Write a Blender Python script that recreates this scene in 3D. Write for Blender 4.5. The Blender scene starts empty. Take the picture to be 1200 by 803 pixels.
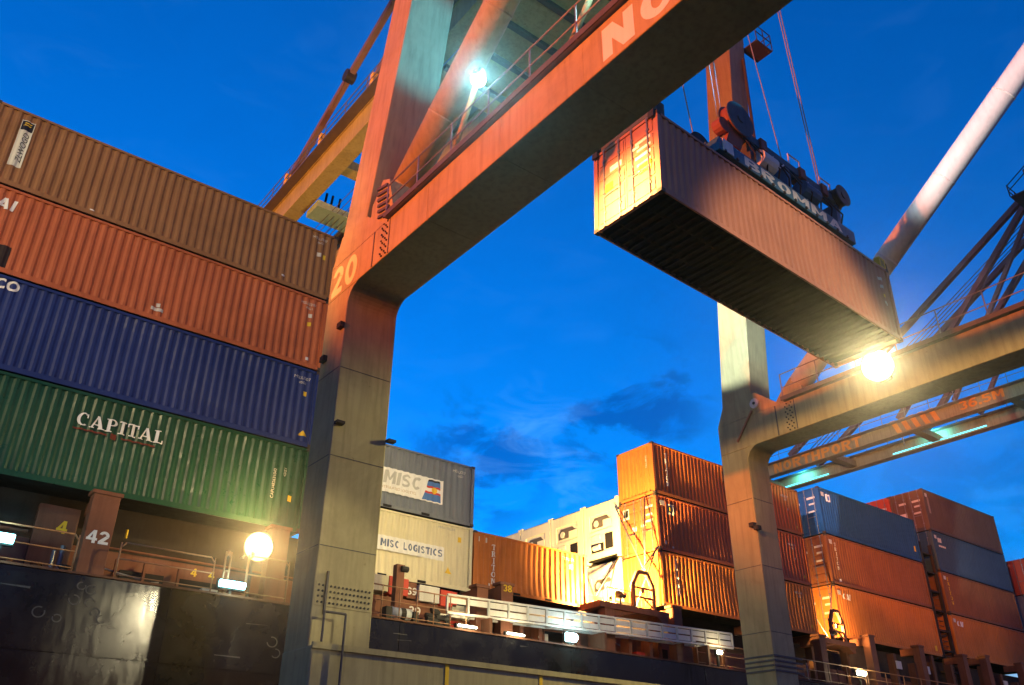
import bpy, bmesh, math, random
from mathutils import Vector, Matrix
random.seed(7)
R = math.radians
GZ = 1.6                     # eye height: all heights below are written from the eye, the quay lies at -GZ
scn = bpy.context.scene
C = bpy.data.collections.new('port'); scn.collection.children.link(C)

# ------------------------------------------------------------------ camera
cam_d = bpy.data.cameras.new('camera'); cam = bpy.data.objects.new('camera', cam_d); C.objects.link(cam)
cam_d.sensor_width = 36; cam_d.lens = 1008.588 / 1200 * 36; cam_d.clip_end = 3000; cam_d.clip_start = .05
ri = Vector((0.7880273, -0.6155915, 0.0077544)); dn = Vector((0.3002289, 0.3732698, -0.8777997)); fw = Vector((0.5374715, 0.6940582, 0.4789651))
M = Matrix((ri, -dn, -fw)).transposed().to_4x4(); M.translation = (0, 0, GZ)
cam.matrix_world = M
scn.camera = cam

# ------------------------------------------------------------------ sky
w = bpy.data.worlds.new('World'); scn.world = w; w.use_nodes = True
nt = w.node_tree; nt.nodes.clear()
def N(t, **k):
    n = nt.nodes.new(t)
    for a, b in k.items(): setattr(n, a, b)
    return n
L = lambda a, b: nt.links.new(a, b)
out = N('ShaderNodeOutputWorld'); bg = N('ShaderNodeBackground')
sky = N('ShaderNodeTexSky', sky_type='NISHITA', sun_disc=False)
SUN_EL, SUN_ROT = -1.0, 16.0
sky.sun_elevation = R(SUN_EL); sky.sun_rotation = R(SUN_ROT)
sky.air_density = 1.0; sky.dust_density = 0; sky.ozone_density = 3.3
hs = N('ShaderNodeHueSaturation'); hs.inputs['Saturation'].default_value = 1.3; hs.inputs['Value'].default_value = 1
L(sky.outputs[0], hs.inputs['Color'])
tc = N('ShaderNodeTexCoord')
mp = N('ShaderNodeMapping'); mp.inputs['Scale'].default_value = (5, 5, 9.0); mp.inputs['Location'].default_value = (.35, .1, .2)
L(tc.outputs['Generated'], mp.inputs['Vector'])
n1 = N('ShaderNodeTexNoise'); n1.inputs['Scale'].default_value = 2.2; n1.inputs['Detail'].default_value = 7; n1.inputs['Roughness'].default_value = .58; n1.inputs['Distortion'].default_value = .5
L(mp.outputs[0], n1.inputs['Vector'])
r1 = N('ShaderNodeValToRGB'); r1.color_ramp.elements[0].position = .47; r1.color_ramp.elements[1].position = .57
L(n1.outputs[0], r1.inputs[0])
mp2 = N('ShaderNodeMapping'); mp2.inputs['Scale'].default_value = (3.5, 3.5, 11.0); mp2.inputs['Location'].default_value = (2.3, 1.1, .7)
L(tc.outputs['Generated'], mp2.inputs['Vector'])
n2 = N('ShaderNodeTexNoise'); n2.inputs['Scale'].default_value = 2.6; n2.inputs['Detail'].default_value = 8; n2.inputs['Roughness'].default_value = .62; n2.inputs['Distortion'].default_value = .9
L(mp2.outputs[0], n2.inputs['Vector'])
r2 = N('ShaderNodeValToRGB'); r2.color_ramp.elements[0].position = .50; r2.color_ramp.elements[1].position = .72
L(n2.outputs[0], r2.inputs[0])
# clouds: two banks low over the ship, thin wisps elsewhere
nrm = N('ShaderNodeVectorMath', operation='NORMALIZE'); L(tc.outputs['Generated'], nrm.inputs[0])
def lobe(d, inner, outer):
    d = Vector(d).normalized(); q = N('ShaderNodeVectorMath', operation='DOT_PRODUCT'); L(nrm.outputs[0], q.inputs[0]); q.inputs[1].default_value = d
    m = N('ShaderNodeMapRange', interpolation_type='SMOOTHSTEP'); L(q.outputs['Value'], m.inputs[0]); m.inputs[1].default_value = math.cos(R(outer)); m.inputs[2].default_value = math.cos(R(inner)); return m.outputs[0]
def mx(a, b, op='MAXIMUM'):
    q = N('ShaderNodeMath', operation=op)
    for i, v in enumerate((a, b)):
        if isinstance(v, (int, float)): q.inputs[i].default_value = v
        else: L(v, q.inputs[i])
    return q.outputs[0]
bank = mx(mx(lobe((.66, .63, .40), 1.0, 6.5), lobe((.54, .76, .35), .8, 6)), mx(mx(lobe((.92, .36, .30), 2, 10), .35, 'MULTIPLY'), .05))
m1b = mx(mx(r1.outputs[0], bank, 'MULTIPLY'), .8, 'MULTIPLY')
m2b = mx(mx(r2.outputs[0], mx(mx(lobe((.60, .72, .35), 1.0, 7), mx(lobe((.92, .36, .30), 1, 9), .3, 'MULTIPLY')), .10), 'MULTIPLY'), .45, 'MULTIPLY')
dk = N('ShaderNodeMix', data_type='RGBA', blend_type='MULTIPLY'); L(m1b, dk.inputs[0]); L(hs.outputs[0], dk.inputs[6]); dk.inputs[7].default_value = (.30, .40, .52, 1)
li = N('ShaderNodeMix', data_type='RGBA', blend_type='ADD'); L(m2b, li.inputs[0]); L(dk.outputs[2], li.inputs[6]); li.inputs[7].default_value = (.06, .11, .13, 1)
L(li.outputs[2], bg.inputs[0]); bg.inputs[1].default_value = 2.08
L(bg.outputs[0], out.inputs[0])

sd = bpy.data.lights.new('sun', 'SUN'); so = bpy.data.objects.new('sun', sd); C.objects.link(so)
sd.energy = .02; sd.angle = R(10); sd.color = (1, .8, .6); so.rotation_euler = (R(85), 0, R(180 - SUN_ROT))
scn.render.engine = 'CYCLES'; scn.cycles.max_bounces = 5; scn.cycles.diffuse_bounces = 3; scn.cycles.glossy_bounces = 3; scn.cycles.volume_bounces = 0; scn.cycles.transmission_bounces = 2; scn.cycles.sample_clamp_indirect = 6
vs = scn.view_settings; vs.view_transform = 'Standard'; vs.look = 'None'; vs.exposure = 0; vs.gamma = 1; vs.use_curve_mapping = False

# ------------------------------------------------------------------ materials
MATS = {}
def paint(name, col, rough=.5, var=.25, rust=0.0, streak=.25, bump=.15, scale=1.0, metal=0.0, rustcol=(.09, .035, .015), fade=0.0, spec=.18):
    if name in MATS: return MATS[name]
    m = bpy.data.materials.new(name); m.use_nodes = True; t = m.node_tree; b = t.nodes['Principled BSDF']
    def n(k, **kw):
        x = t.nodes.new(k)
        for a, v in kw.items(): setattr(x, a, v)
        return x
    ln = t.links.new
    g = n('ShaderNodeNewGeometry')
    a1 = n('ShaderNodeTexNoise'); a1.inputs['Scale'].default_value = .9 * scale; a1.inputs['Detail'].default_value = 6; a1.inputs['Roughness'].default_value = .6
    ln(g.outputs['Position'], a1.inputs['Vector'])
    mpn = n('ShaderNodeMapping'); mpn.inputs['Scale'].default_value = (7 * scale, 7 * scale, .55 * scale); ln(g.outputs['Position'], mpn.inputs['Vector'])
    a2 = n('ShaderNodeTexNoise'); a2.inputs['Scale'].default_value = 1; a2.inputs['Detail'].default_value = 5; ln(mpn.outputs[0], a2.inputs['Vector'])
    a3 = n('ShaderNodeTexNoise'); a3.inputs['Scale'].default_value = 3.2 * scale; a3.inputs['Detail'].default_value = 9; a3.inputs['Roughness'].default_value = .7
    ln(g.outputs['Position'], a3.inputs['Vector'])
    def mr(src, lo, hi, o0, o1):
        x = n('ShaderNodeMapRange'); ln(src, x.inputs[0])
        for i, v in enumerate((lo, hi, o0, o1)): x.inputs[i + 1].default_value = v
        return x.outputs[0]
    def mix(f, A, B, bt='MIX'):
        x = n('ShaderNodeMix', data_type='RGBA', blend_type=bt); ln(f, x.inputs[0])
        if isinstance(A, tuple): x.inputs[6].default_value = A
        else: ln(A, x.inputs[6])
        if isinstance(B, tuple): x.inputs[7].default_value = B
        else: ln(B, x.inputs[7])
        return x.outputs[2]
    c4 = (*col, 1)
    dark = tuple(v * .55 for v in col) + (1,)
    lite = tuple(min(.9, v * 1.25 + .02) for v in col) + (1,)
    c = mix(mr(a1.outputs[0], .35, .65, 0, var), c4, lite)
    c = mix(mr(a2.outputs[0], .45, .72, 0, streak), c, dark)
    a4 = n('ShaderNodeTexNoise'); a4.inputs['Scale'].default_value = .33 * scale; a4.inputs['Detail'].default_value = 10; a4.inputs['Roughness'].default_value = .72; a4.inputs['Distortion'].default_value = .6
    ln(g.outputs['Position'], a4.inputs['Vector'])
    c = mix(mr(a4.outputs[0], .50, .68, 0, min(.6, streak * 1.3)), c, tuple(v * .62 for v in col) + (1,))
    if rust > 0:
        c = mix(mr(a3.outputs[0], .72 - rust * .22, .78 - rust * .12, 0, .85), c, (*rustcol, 1))
    ln(c, b.inputs['Base Color'])
    ln(mr(a3.outputs[0], .3, .7, max(.05, rough - .1), min(1, rough + .15)), b.inputs['Roughness'])
    b.inputs['Metallic'].default_value = metal; b.inputs['Specular IOR Level'].default_value = spec
    if bump > 0:
        bp = n('ShaderNodeBump'); bp.inputs['Strength'].default_value = bump; bp.inputs['Distance'].default_value = .01
        ln(a3.outputs[0], bp.inputs['Height']); ln(bp.outputs[0], b.inputs['Normal'])
    MATS[name] = m; return m
def glow(name, col, s):
    m = bpy.data.materials.new(name); m.use_nodes = True; b = m.node_tree.nodes['Principled BSDF']
    b.inputs['Base Color'].default_value = (*col, 1); b.inputs['Emission Color'].default_value = (*col, 1); b.inputs['Emission Strength'].default_value = s
    return m
grey = paint('crane_paint', (.345, .30, .145), .5, .45, .30, .5, rustcol=(.13, .075, .035))
grey_d = paint('crane_paint_dark', (.09, .085, .08), .5, .3, .2, .3)
steel = paint('bare_steel', (.22, .21, .20), .42, .3, .15, .2, metal=.6)
iron = paint('black_iron', (.03, .028, .026), .55, .2, .1, .2)
cable_m = paint('wire_rope', (.12, .12, .12), .45, .1, 0, .1, metal=.5)
lace = paint('pale_rope', (.34, .36, .36), .45, .1, 0, .1)
white = paint('white_lettering', (.78, .77, .72), .5, .15, .06, .18, bump=.05)
white_old = paint('worn_white_lettering', (.62, .58, .50), .6, .2, .2, .3, bump=.05)
orange_l = paint('orange_lettering', (.75, .33, .05), .5, .15, .05, .15, bump=.05)
yellow = paint('yellow_paint', (.72, .47, .03), .5, .2, .08, .2, bump=.05)
red_p = paint('red_paint', (.55, .05, .03), .5, .2, .05, .2)
black = paint('black_paint', (.02, .02, .022), .45, .2, .05, .2)
blue_p = paint('blue_print', (.07, .17, .42), .5, .15, 0, .1, bump=.05)
deck_red = paint('deck_oxide_red', (.20, .075, .04), .6, .4, .35, .4)
deck_brown = paint('deck_brown', (.15, .065, .035), .62, .4, .4, .45)
gap_shade = paint('gap_shade_steel', (.03, .02, .016), .7, .4, .3, .3)  # near-black colour stands for shade in the gaps under and between boxes
cream = paint('cream_paint', (.66, .60, .42), .5, .2, .08, .25)
white_p = paint('white_steel_paint', (.62, .60, .54), .5, .2, .1, .25)
spread_b = paint('spreader_blue', (.04, .12, .20), .5, .5, .35, .5)
sodium = glow('sodium_lamp_glass', (1, .66, .24), 34)
sodium_s = glow('small_sodium_glass', (1, .55, .16), 25)
mercury = glow('mercury_lamp_glass', (.55, .95, 1), 55)
cyan_t = glow('fluorescent_glass', (.30, .92, 1), 14)
warm_w = glow('warm_white_glass', (1, .9, .6), 25)
bowl_m = bpy.data.materials.new('reflector_bowl'); bowl_m.use_nodes = True; _b = bowl_m.node_tree.nodes['Principled BSDF']; _b.inputs['Base Color'].default_value = (.92, .78, .45, 1); _b.inputs['Metallic'].default_value = 1; _b.inputs['Roughness'].default_value = .5
CC = {}
def cpaint(k, col, **kw): CC[k] = paint('container_' + k, col, **kw); return CC[k]
cpaint('brown', (.28, .137, .055), rough=.5, rust=.25, streak=.45)
cpaint('orange_red', (.44, .12, .045), rough=.48, rust=.18, streak=.4)
cpaint('navy', (.018, .035, .15), rough=.42, rust=.08, streak=.35)
cpaint('green', (.012, .060, .030), rough=.32, rust=.08, streak=.35)
cpaint('slate', (.16, .18, .21), rough=.5, rust=.14, streak=.35)
cpaint('cream', (.68, .62, .40), rough=.48, rust=.05, streak=.2)
cpaint('triton', (.50, .16, .03), rough=.5, rust=.14, streak=.35)
cpaint('maroon', (.42, .11, .034), rough=.5, rust=.16, streak=.4)
cpaint('red', (.46, .07, .03), rough=.5, rust=.12, streak=.35)
cpaint('blue', (.015, .075, .21), rough=.5, rust=.1, streak=.3)
cpaint('rust_brown', (.24, .09, .034), rough=.55, rust=.25, streak=.4)
cpaint('cai_orange', (.50, .17, .035), rough=.5, rust=.12, streak=.35)
cpaint('dark_brown', (.13, .075, .045), rough=.55, rust=.2, streak=.4)
cpaint('grey_blue', (.045, .085, .13), rough=.5, rust=.1, streak=.3)
cpaint('hanging', (.37, .155, .095), rough=.42, rust=.12, streak=.3)
cpaint('reefer', (.72, .68, .55), rough=.42, rust=.06, streak=.25)

# ------------------------------------------------------------------ mesh helpers
class MB:
    def __init__(s): s.v = []; s.f = []
    def add(s, vs, fs):
        o = len(s.v); s.v += [tuple(v) for v in vs]; s.f += [tuple(i + o for i in f) for f in fs]; return s
    def box(s, x0, x1, y0, y1, z0, z1):
        return s.add([(x0, y0, z0), (x1, y0, z0), (x1, y1, z0), (x0, y1, z0), (x0, y0, z1), (x1, y0, z1), (x1, y1, z1), (x0, y1, z1)],
                     [(0, 3, 2, 1), (4, 5, 6, 7), (0, 1, 5, 4), (1, 2, 6, 5), (2, 3, 7, 6), (3, 0, 4, 7)])
    def frustum(s, a, b, za, zb):     # a, b = (x0,x1,y0,y1) at two heights
        return s.add([(a[0], a[2], za), (a[1], a[2], za), (a[1], a[3], za), (a[0], a[3], za), (b[0], b[2], zb), (b[1], b[2], zb), (b[1], b[3], zb), (b[0], b[3], zb)],
                     [(0, 3, 2, 1), (4, 5, 6, 7), (0, 1, 5, 4), (1, 2, 6, 5), (2, 3, 7, 6), (3, 0, 4, 7)])
    def prism(s, pts, axis, a, b):    # polygon in the other two axes, extruded along axis
        def P(p, t):
            if axis == 'X': return (t, p[0], p[1])
            if axis == 'Y': return (p[0], t, p[1])
            return (p[0], p[1], t)
        n = len(pts)
        return s.add([P(p, a) for p in pts] + [P(p, b) for p in pts],
                     [tuple(range(n))[::-1], tuple(range(n, 2 * n))] + [(i, (i + 1) % n, n + (i + 1) % n, n + i) for i in range(n)])
    def tube(s, p, q, r, n=10, r2=None, caps=True):
        p = Vector(p); q = Vector(q); d = (q - p).normalized(); r2 = r if r2 is None else r2
        u = d.orthogonal().normalized(); v = d.cross(u)
        A = [p + (u * math.cos(2 * math.pi * i / n) + v * math.sin(2 * math.pi * i / n)) * r for i in range(n)]
        B = [q + (u * math.cos(2 * math.pi * i / n) + v * math.sin(2 * math.pi * i / n)) * r2 for i in range(n)]
        fs = [(i, (i + 1) % n, n + (i + 1) % n, n + i) for i in range(n)]
        if caps: fs += [tuple(range(n))[::-1], tuple(range(n, 2 * n))]
        return s.add(A + B, fs)
    def bar(s, p, q, wd, ht, up=(0, 0, 1)):
        p = Vector(p); q = Vector(q); d = (q - p).normalized(); u = d.cross(Vector(up)).normalized() * wd / 2; v = u.cross(d).normalized() * ht / 2
        return s.add([p - u - v, p + u - v, p + u + v, p - u + v, q - u - v, q + u - v, q + u + v, q - u + v],
                     [(0, 3, 2, 1), (4, 5, 6, 7), (0, 1, 5, 4), (1, 2, 6, 5), (2, 3, 7, 6), (3, 0, 4, 7)])
    def path(s, pts, r, n=8):
        for a, b in zip(pts[:-1], pts[1:]): s.tube(a, b, r, n)
        return s
    def mesh(s, name, off=(0, 0, 0)):
        m = bpy.data.meshes.new(name); m.from_pydata([(a - off[0], b - off[1], c - off[2]) for a, b, c in s.v], [], s.f)
        bm = bmesh.new(); bm.from_mesh(m); bmesh.ops.recalc_face_normals(bm, faces=bm.faces); bm.to_mesh(m); bm.free()
        return m
    def build(s, name, mat, parent=None, smooth=False, bevel=0, local=False):
        if local: off = (0, 0, 0)
        else:
            r = parent
            while r is not None and r.parent: r = r.parent
            off = tuple(r.location) if r else (0, 0, 0)
            off = (off[0], off[1], off[2] - GZ)
        m = s.mesh(name, off)
        if mat: m.materials.append(mat)
        o = bpy.data.objects.new(name, m); C.objects.link(o); o.parent = parent
        if smooth:
            for p in m.polygons: p.use_smooth = len(p.vertices) == 4
        if bevel:
            b = o.modifiers.new('bevel', 'BEVEL'); b.width = bevel; b.segments = 2; b.limit_method = 'ANGLE'
        return o
def root(name, label, cat, loc, group=None):
    e = bpy.data.objects.new(name, None); C.objects.link(e); e.location = (loc[0], loc[1], loc[2] + GZ); e.empty_display_size = .2
    e['label'] = label; e['category'] = cat
    if group: e['group'] = group
    return e
def structure(o): o['kind'] = 'structure'; return o

# ---- lettering: sans letters from the built-in font, slab letters drawn here
def sans(txt, h, shear=0, bold=0.0, width=None, spacing=1.0):
    cu = bpy.data.curves.new('t', 'FONT'); cu.body = txt; cu.size = 1; cu.shear = shear; cu.offset = bold; cu.space_character = spacing
    o = bpy.data.objects.new('t', cu); C.objects.link(o); dg = bpy.context.evaluated_depsgraph_get()
    me = bpy.data.meshes.new_from_object(o.evaluated_get(dg)); bpy.data.objects.remove(o); bpy.data.curves.remove(cu)
    v = [(p.co.x, p.co.y) for p in me.vertices]; f = [tuple(p.vertices) for p in me.polygons]; bpy.data.meshes.remove(me)
    x0 = min(a for a, b in v); x1 = max(a for a, b in v); y0 = min(b for a, b in v); y1 = max(b for a, b in v)
    sx = h / (y1 - y0) if width is None else width / (x1 - x0)
    return [((a - x0) * sx, (b - y0) * h / (y1 - y0), 0) for a, b in v], f
def slab(txt, h, width=None, gap=.14):
    V = []; F = []; cx = 0
    def quad(*p):
        lay = (len(F) % 5) * .0004; o = len(V); V.extend([(x + cx, y, lay) for x, y in p]); F.append(tuple(range(o, o + len(p))))
    def rect(x0, y0, x1, y1): quad((x0, y0), (x1, y0), (x1, y1), (x0, y1))
    def arc(x, y, rx, ry, tx, ty, a0, a1, n=14):
        for i in range(n):
            a = R(a0 + (a1 - a0) * i / n); b = R(a0 + (a1 - a0) * (i + 1) / n)
            quad((x + (rx - tx) * math.cos(a), y + (ry - ty) * math.sin(a)), (x + rx * math.cos(a), y + ry * math.sin(a)),
                 (x + rx * math.cos(b), y + ry * math.sin(b)), (x + (rx - tx) * math.cos(b), y + (ry - ty) * math.sin(b)))
    for ch in txt:
        if ch == 'C': wd = .78; arc(.4, .5, .4, .5, .2, .09, 50, 310); rect(.6, .66, .68, .96)
        elif ch == 'A': wd = .86; quad((.02, 0), (.14, 0), (.46, 1), (.38, 1)); quad((.56, 0), (.80, 0), (.50, 1), (.34, 1)); rect(.2, .27, .66, .36); rect(-.06, 0, .26, .07); rect(.5, 0, .92, .07)
        elif ch == 'P': wd = .74; rect(.1, 0, .3, 1); rect(0, 0, .42, .07); rect(0, .93, .3, 1); arc(.36, .73, .36, .27, .18, .08, -90, 90); rect(.28, .92, .38, 1); rect(.28, .46, .38, .54)
        elif ch == 'R': wd = .82; rect(.1, 0, .3, 1); rect(0, 0, .4, .08); rect(0, .93, .3, 1); arc(.36, .74, .34, .26, .18, .09, -90, 90); rect(.28, .91, .38, 1); rect(.28, .48, .38, .57); quad((.34, .5), (.52, .5), (.86, 0), (.62, 0))
        elif ch == 'I': wd = .46; rect(.13, 0, .33, 1); rect(0, 0, .46, .08); rect(0, .92, .46, 1)
        elif ch == 'T': wd = .74; rect(.27, 0, .47, 1); rect(.14, 0, .6, .08); rect(0, .9, .74, 1); rect(0, .72, .08, .92); rect(.66, .72, .74, .92)
        elif ch == 'L': wd = .66; rect(.1, 0, .3, 1); rect(0, .93, .42, 1); rect(0, 0, .66, .08); rect(.58, .06, .66, .28)
        elif ch == 'O': wd = .84; arc(.42, .5, .42, .5, .2, .11, 0, 360, 22)
        elif ch == 'N': wd = .86; rect(.1, 0, .24, 1); rect(.64, 0, .78, 1); quad((.1, 1), (.32, 1), (.78, 0), (.58, 0)); rect(0, 0, .34, .07); rect(0, .93, .2, 1); rect(.54, .93, .88, 1)
        else: wd = .4
        cx += wd + gap
    cx -= gap
    sx = h if width is None else width / cx
    return [(x * sx, y * h, z) for x, y, z in V], F

def block(txt, h, width=None, gap=.1, slant=0.0):
    """heavy block capitals and figures"""
    V = []; F = []; cx = 0; t = .25; u = .22
    def quad(*p):
        lay = (len(F) % 5) * .0004; o = len(V); V.extend([(x + cx + slant * y, y, lay) for x, y in p]); F.append(tuple(range(o, o + len(p))))
    def rect(x0, y0, x1, y1): quad((x0, y0), (x1, y0), (x1, y1), (x0, y1))
    def arc(x, y, rx, ry, tx, ty, a0, a1, n=14):
        for i in range(n):
            a = R(a0 + (a1 - a0) * i / n); b = R(a0 + (a1 - a0) * (i + 1) / n)
            quad((x + (rx - tx) * math.cos(a), y + (ry - ty) * math.sin(a)), (x + rx * math.cos(a), y + ry * math.sin(a)),
                 (x + rx * math.cos(b), y + ry * math.sin(b)), (x + (rx - tx) * math.cos(b), y + (ry - ty) * math.sin(b)))
    for ch in txt:
        wd = .8
        if ch == 'N': rect(0, 0, t, 1); rect(.8 - t, 0, .8, 1); quad((0, 1), (t * 1.15, 1), (.8, 0), (.8 - t * 1.15, 0))
        elif ch == 'M': wd = 1.0; rect(0, 0, t, 1); rect(1 - t, 0, 1, 1); quad((0, 1), (t, 1), (.58, .25), (.42, .25)); quad((1 - t, 1), (1, 1), (.58, .25), (.42, .25))
        elif ch in 'O0': arc(.4, .5, .4, .5, t, u, 0, 360, 24)
        elif ch == 'C': arc(.42, .5, .42, .5, t, u, 48, 312, 20)
        elif ch == 'G': arc(.42, .5, .42, .5, t, u, 48, 330, 20); rect(.42, .36, .8, .53); rect(.6, .12, .8, .4)
        elif ch in 'RPB':
            rect(0, 0, t, 1); arc(.42, .72, .38, .28, t, .19, -90, 90); rect(t, .81, .43, 1); rect(t, .44, .43, .62)
            if ch == 'R': quad((.3, .46), (.56, .46), (.84, 0), (.54, 0))
            if ch == 'B': arc(.44, .29, .4, .29, t, .19, -90, 90); rect(t, 0, .45, .19); rect(t, .39, .45, .5)
        elif ch == 'T': wd = .78; rect(.39 - t / 2, 0, .39 + t / 2, 1); rect(0, .78, .78, 1)
        elif ch == 'H': rect(0, 0, t, 1); rect(.8 - t, 0, .8, 1); rect(t, .39, .8 - t, .61)
        elif ch == 'I': wd = t; rect(0, 0, t, 1)
        elif ch == 'L': wd = .68; rect(0, 0, t, 1); rect(t, 0, .68, .22)
        elif ch == 'A': wd = .86; quad((0, 0), (.25, 0), (.55, 1), (.31, 1)); quad((.61, 0), (.86, 0), (.55, 1), (.31, 1)); rect(.2, .2, .66, .38)
        elif ch == 'S': wd = .76; arc(.38, .72, .38, .28, .23, .18, 20, 270, 14); arc(.38, .28, .38, .28, .23, .18, -160, 90, 14)
        elif ch == '2': wd = .74; arc(.37, .68, .37, .32, .24, .2, -20, 170, 14); quad((0, 0), (.3, .12), (.72, .56), (.5, .62)); quad((0, .0), (.0, .2), (.5, .66), (.62, .44)); rect(0, 0, .74, .21)
        elif ch == '3': wd = .74; arc(.36, .72, .36, .28, .23, .18, -90, 160, 14); arc(.36, .28, .38, .28, .24, .18, -160, 90, 14)
        elif ch == '6': wd = .76; arc(.38, .32, .38, .32, .22, .17, 0, 360, 20); arc(.50, .40, .50, .60, .24, .2, 62, 185, 12)
        elif ch == '8': wd = .76; arc(.38, .27, .38, .27, .22, .16, 0, 360, 18); arc(.38, .74, .34, .26, .2, .15, 0, 360, 18)
        elif ch == '9': wd = .76; arc(.38, .68, .38, .32, .22, .17, 0, 360, 20); arc(.26, .60, .50, .60, .24, .2, -118, 5, 12)
        elif ch == '4': wd = .8; rect(.44, 0, .68, 1); rect(0, .22, .8, .4); quad((0, .3), (.22, .3), (.6, 1), (.44, 1))
        elif ch == '5': wd = .74; rect(0, .8, .7, 1); rect(0, .5, .22, .8); arc(.34, .32, .40, .32, .24, .2, -160, 120, 16)
        elif ch == '.': wd = .26; rect(0, 0, .26, .24)
        elif ch == ' ': wd = .4
        cx += wd + gap
    cx -= gap
    sx = h if width is None else width / cx
    return [(x * sx, y * h, z) for x, y, z in V], F
def stack_letters(txt, h, wd, pitch):
    V = []; F = []
    for i, ch in enumerate(txt):
        v, f = slab(ch, h); x1 = max(p[0] for p in v); k = min(1, wd / x1); o = len(V)
        V += [(p[0] * k + (wd - x1 * k) / 2, p[1] - i * pitch, p[2]) for p in v]; F += [tuple(a + o for a in q) for q in f]
    return V, F
def place(vf, name, mat, parent, plane, at, local=False, proud=.004, profile=None):
    """lay flat lettering on a face: plane 'X-' faces -X (reads towards -Y), 'Y-' faces -Y (reads towards +X)"""
    V, F = vf
    me = MB()
    if plane == 'X-': me.add([(at[0] - proud - z, at[1] - x, at[2] + y) for x, y, z in V], F)
    else: me.add([(at[0] + x, at[1] - proud - z, at[2] + y) for x, y, z in V], F)
    if profile:          # paint follows the corrugations: cut at every fold, then lay each point on its face
        m0 = bpy.data.meshes.new('x'); m0.from_pydata(me.v, [], me.f); bm = bmesh.new(); bm.from_mesh(m0); bpy.data.meshes.remove(m0)
        xs = [v.co.x for v in bm.verts]; a, b = min(xs), max(xs)
        for bx in corr_breaks(a, b):
            bmesh.ops.bisect_plane(bm, geom=bm.verts[:] + bm.edges[:] + bm.faces[:], plane_co=(bx, 0, 0), plane_no=(1, 0, 0))
        for v in bm.verts: v.co.y = v.co.y - at[1] + profile(v.co.x)
        me = MB(); bm.verts.index_update(); me.add([tuple(v.co) for v in bm.verts], [tuple(v.index for v in f.verts) for f in bm.faces]); bm.free()
    r = parent
    m = bpy.data.meshes.new(name)
    if local: off = Vector((0, 0, 0))
    else:
        while r.parent: r = r.parent
        off = Vector(r.location) - Vector((0, 0, GZ))
    m.from_pydata([Vector(v) - off for v in me.v], [], me.f); m.materials.append(mat)
    o = bpy.data.objects.new(name, m); C.objects.link(o); o.parent = parent
    return o
PITCH = .278
SEG = (.072, .068, .070, .068); DEP = .042
def corr(x):
    t = (x - .15) % PITCH
    if t < .072: return .022
    if t < .140: return .022 + DEP * (t - .072) / .068
    if t < .210: return .022 + DEP
    return .022 + DEP * (.278 - t) / .068
def corr_breaks(a, b):
    k = int((a - .15) // PITCH); o = []
    while .15 + k * PITCH < b:
        for t in (0, .072, .140, .210):
            x = .15 + k * PITCH + t
            if a < x < b: o.append(x)
        k += 1
    return o

def spot(name, loc, tgt, power, col, size=60, blend=.6, radius=.25, parent=None):
    d = bpy.data.lights.new(name, 'SPOT'); d.energy = power; d.color = col; d.spot_size = R(size); d.spot_blend = blend; d.shadow_soft_size = radius
    o = bpy.data.objects.new(name, d); C.objects.link(o)
    loc = Vector(loc) + Vector((0, 0, GZ)); tgt = Vector(tgt) + Vector((0, 0, GZ))
    o.rotation_euler = (tgt - loc).to_track_quat('-Z', 'Y').to_euler(); o.location = loc
    return o
def point(name, loc, power, col, radius=.15):
    d = bpy.data.lights.new(name, 'POINT'); d.energy = power; d.color = col; d.shadow_soft_size = radius
    o = bpy.data.objects.new(name, d); C.objects.link(o); o.location = (loc[0], loc[1], loc[2] + GZ); return o
def flood(parent, loc, tgt, r, gmat, name='floodlight', depth=.45):
    """round floodlight: finned housing, open reflector bowl, hot bulb"""
    p = Vector(loc); d = (Vector(tgt) - p).normalized(); b = p - d * depth; n = 28; u = d.orthogonal().normalized(); v = d.cross(u)
    ring = lambda rr, dd: [p + d * dd + (u * math.cos(2 * math.pi * i / n) + v * math.sin(2 * math.pi * i / n)) * rr for i in range(n)]
    def shell(rings, mat, nm, par):
        g = MB(); vs = []; fs = []
        for q in rings: vs += ring(*q)
        for k in range(len(rings) - 1): fs += [(k * n + i, k * n + (i + 1) % n, (k + 1) * n + (i + 1) % n, (k + 1) * n + i) for i in range(n)]
        g.add(vs, fs); return g.build(nm, mat, par, smooth=True)
    o = shell([(.001, -depth - .3), (r * .42, -depth - .3), (r * .45, -depth), (r * 1.0, -.10), (r * 1.06, .03), (r * 1.0, .03), (r * .985, .0)], iron, name, parent)
    shell([(r * .98, .0), (r * .9, -depth * .28), (r * .72, -depth * .58), (r * .45, -depth * .82), (r * .2, -depth * .93), (.001, -depth * .95)], bowl_m, 'reflector', o)
    bulb = bpy.data.meshes.new('bulb'); bm = bmesh.new(); bmesh.ops.create_uvsphere(bm, u_segments=20, v_segments=12, radius=r * .34); bm.to_mesh(bulb); bm.free(); bulb.materials.append(gmat)
    for q in bulb.polygons: q.use_smooth = True
    k = bpy.data.objects.new('bulb', bulb); C.objects.link(k); k.parent = o
    top = parent
    while top.parent: top = top.parent
    k.location = p - d * depth * .35 + Vector((0, 0, GZ)) - top.location
    f = MB()
    for q in range(5): f.tube(b - d * (.05 + q * .05), b - d * (.065 + q * .05), r * .56, 18)
    f.build('cooling_fins', iron, o)
    m = MB(); m.bar(p - d * depth * .5 + u * r * 1.1, p - d * (depth + .25) + u * r * .9, .05, .05); m.bar(p - d * depth * .5 - u * r * 1.1, p - d * (depth + .25) - u * r * .9, .05, .05); m.bar(p - d * (depth + .25) + u * r * .9, p - d * (depth + .25) - u * r * .9, .05, .05)
    m.build('stirrup', steel, o)
    return o

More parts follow.
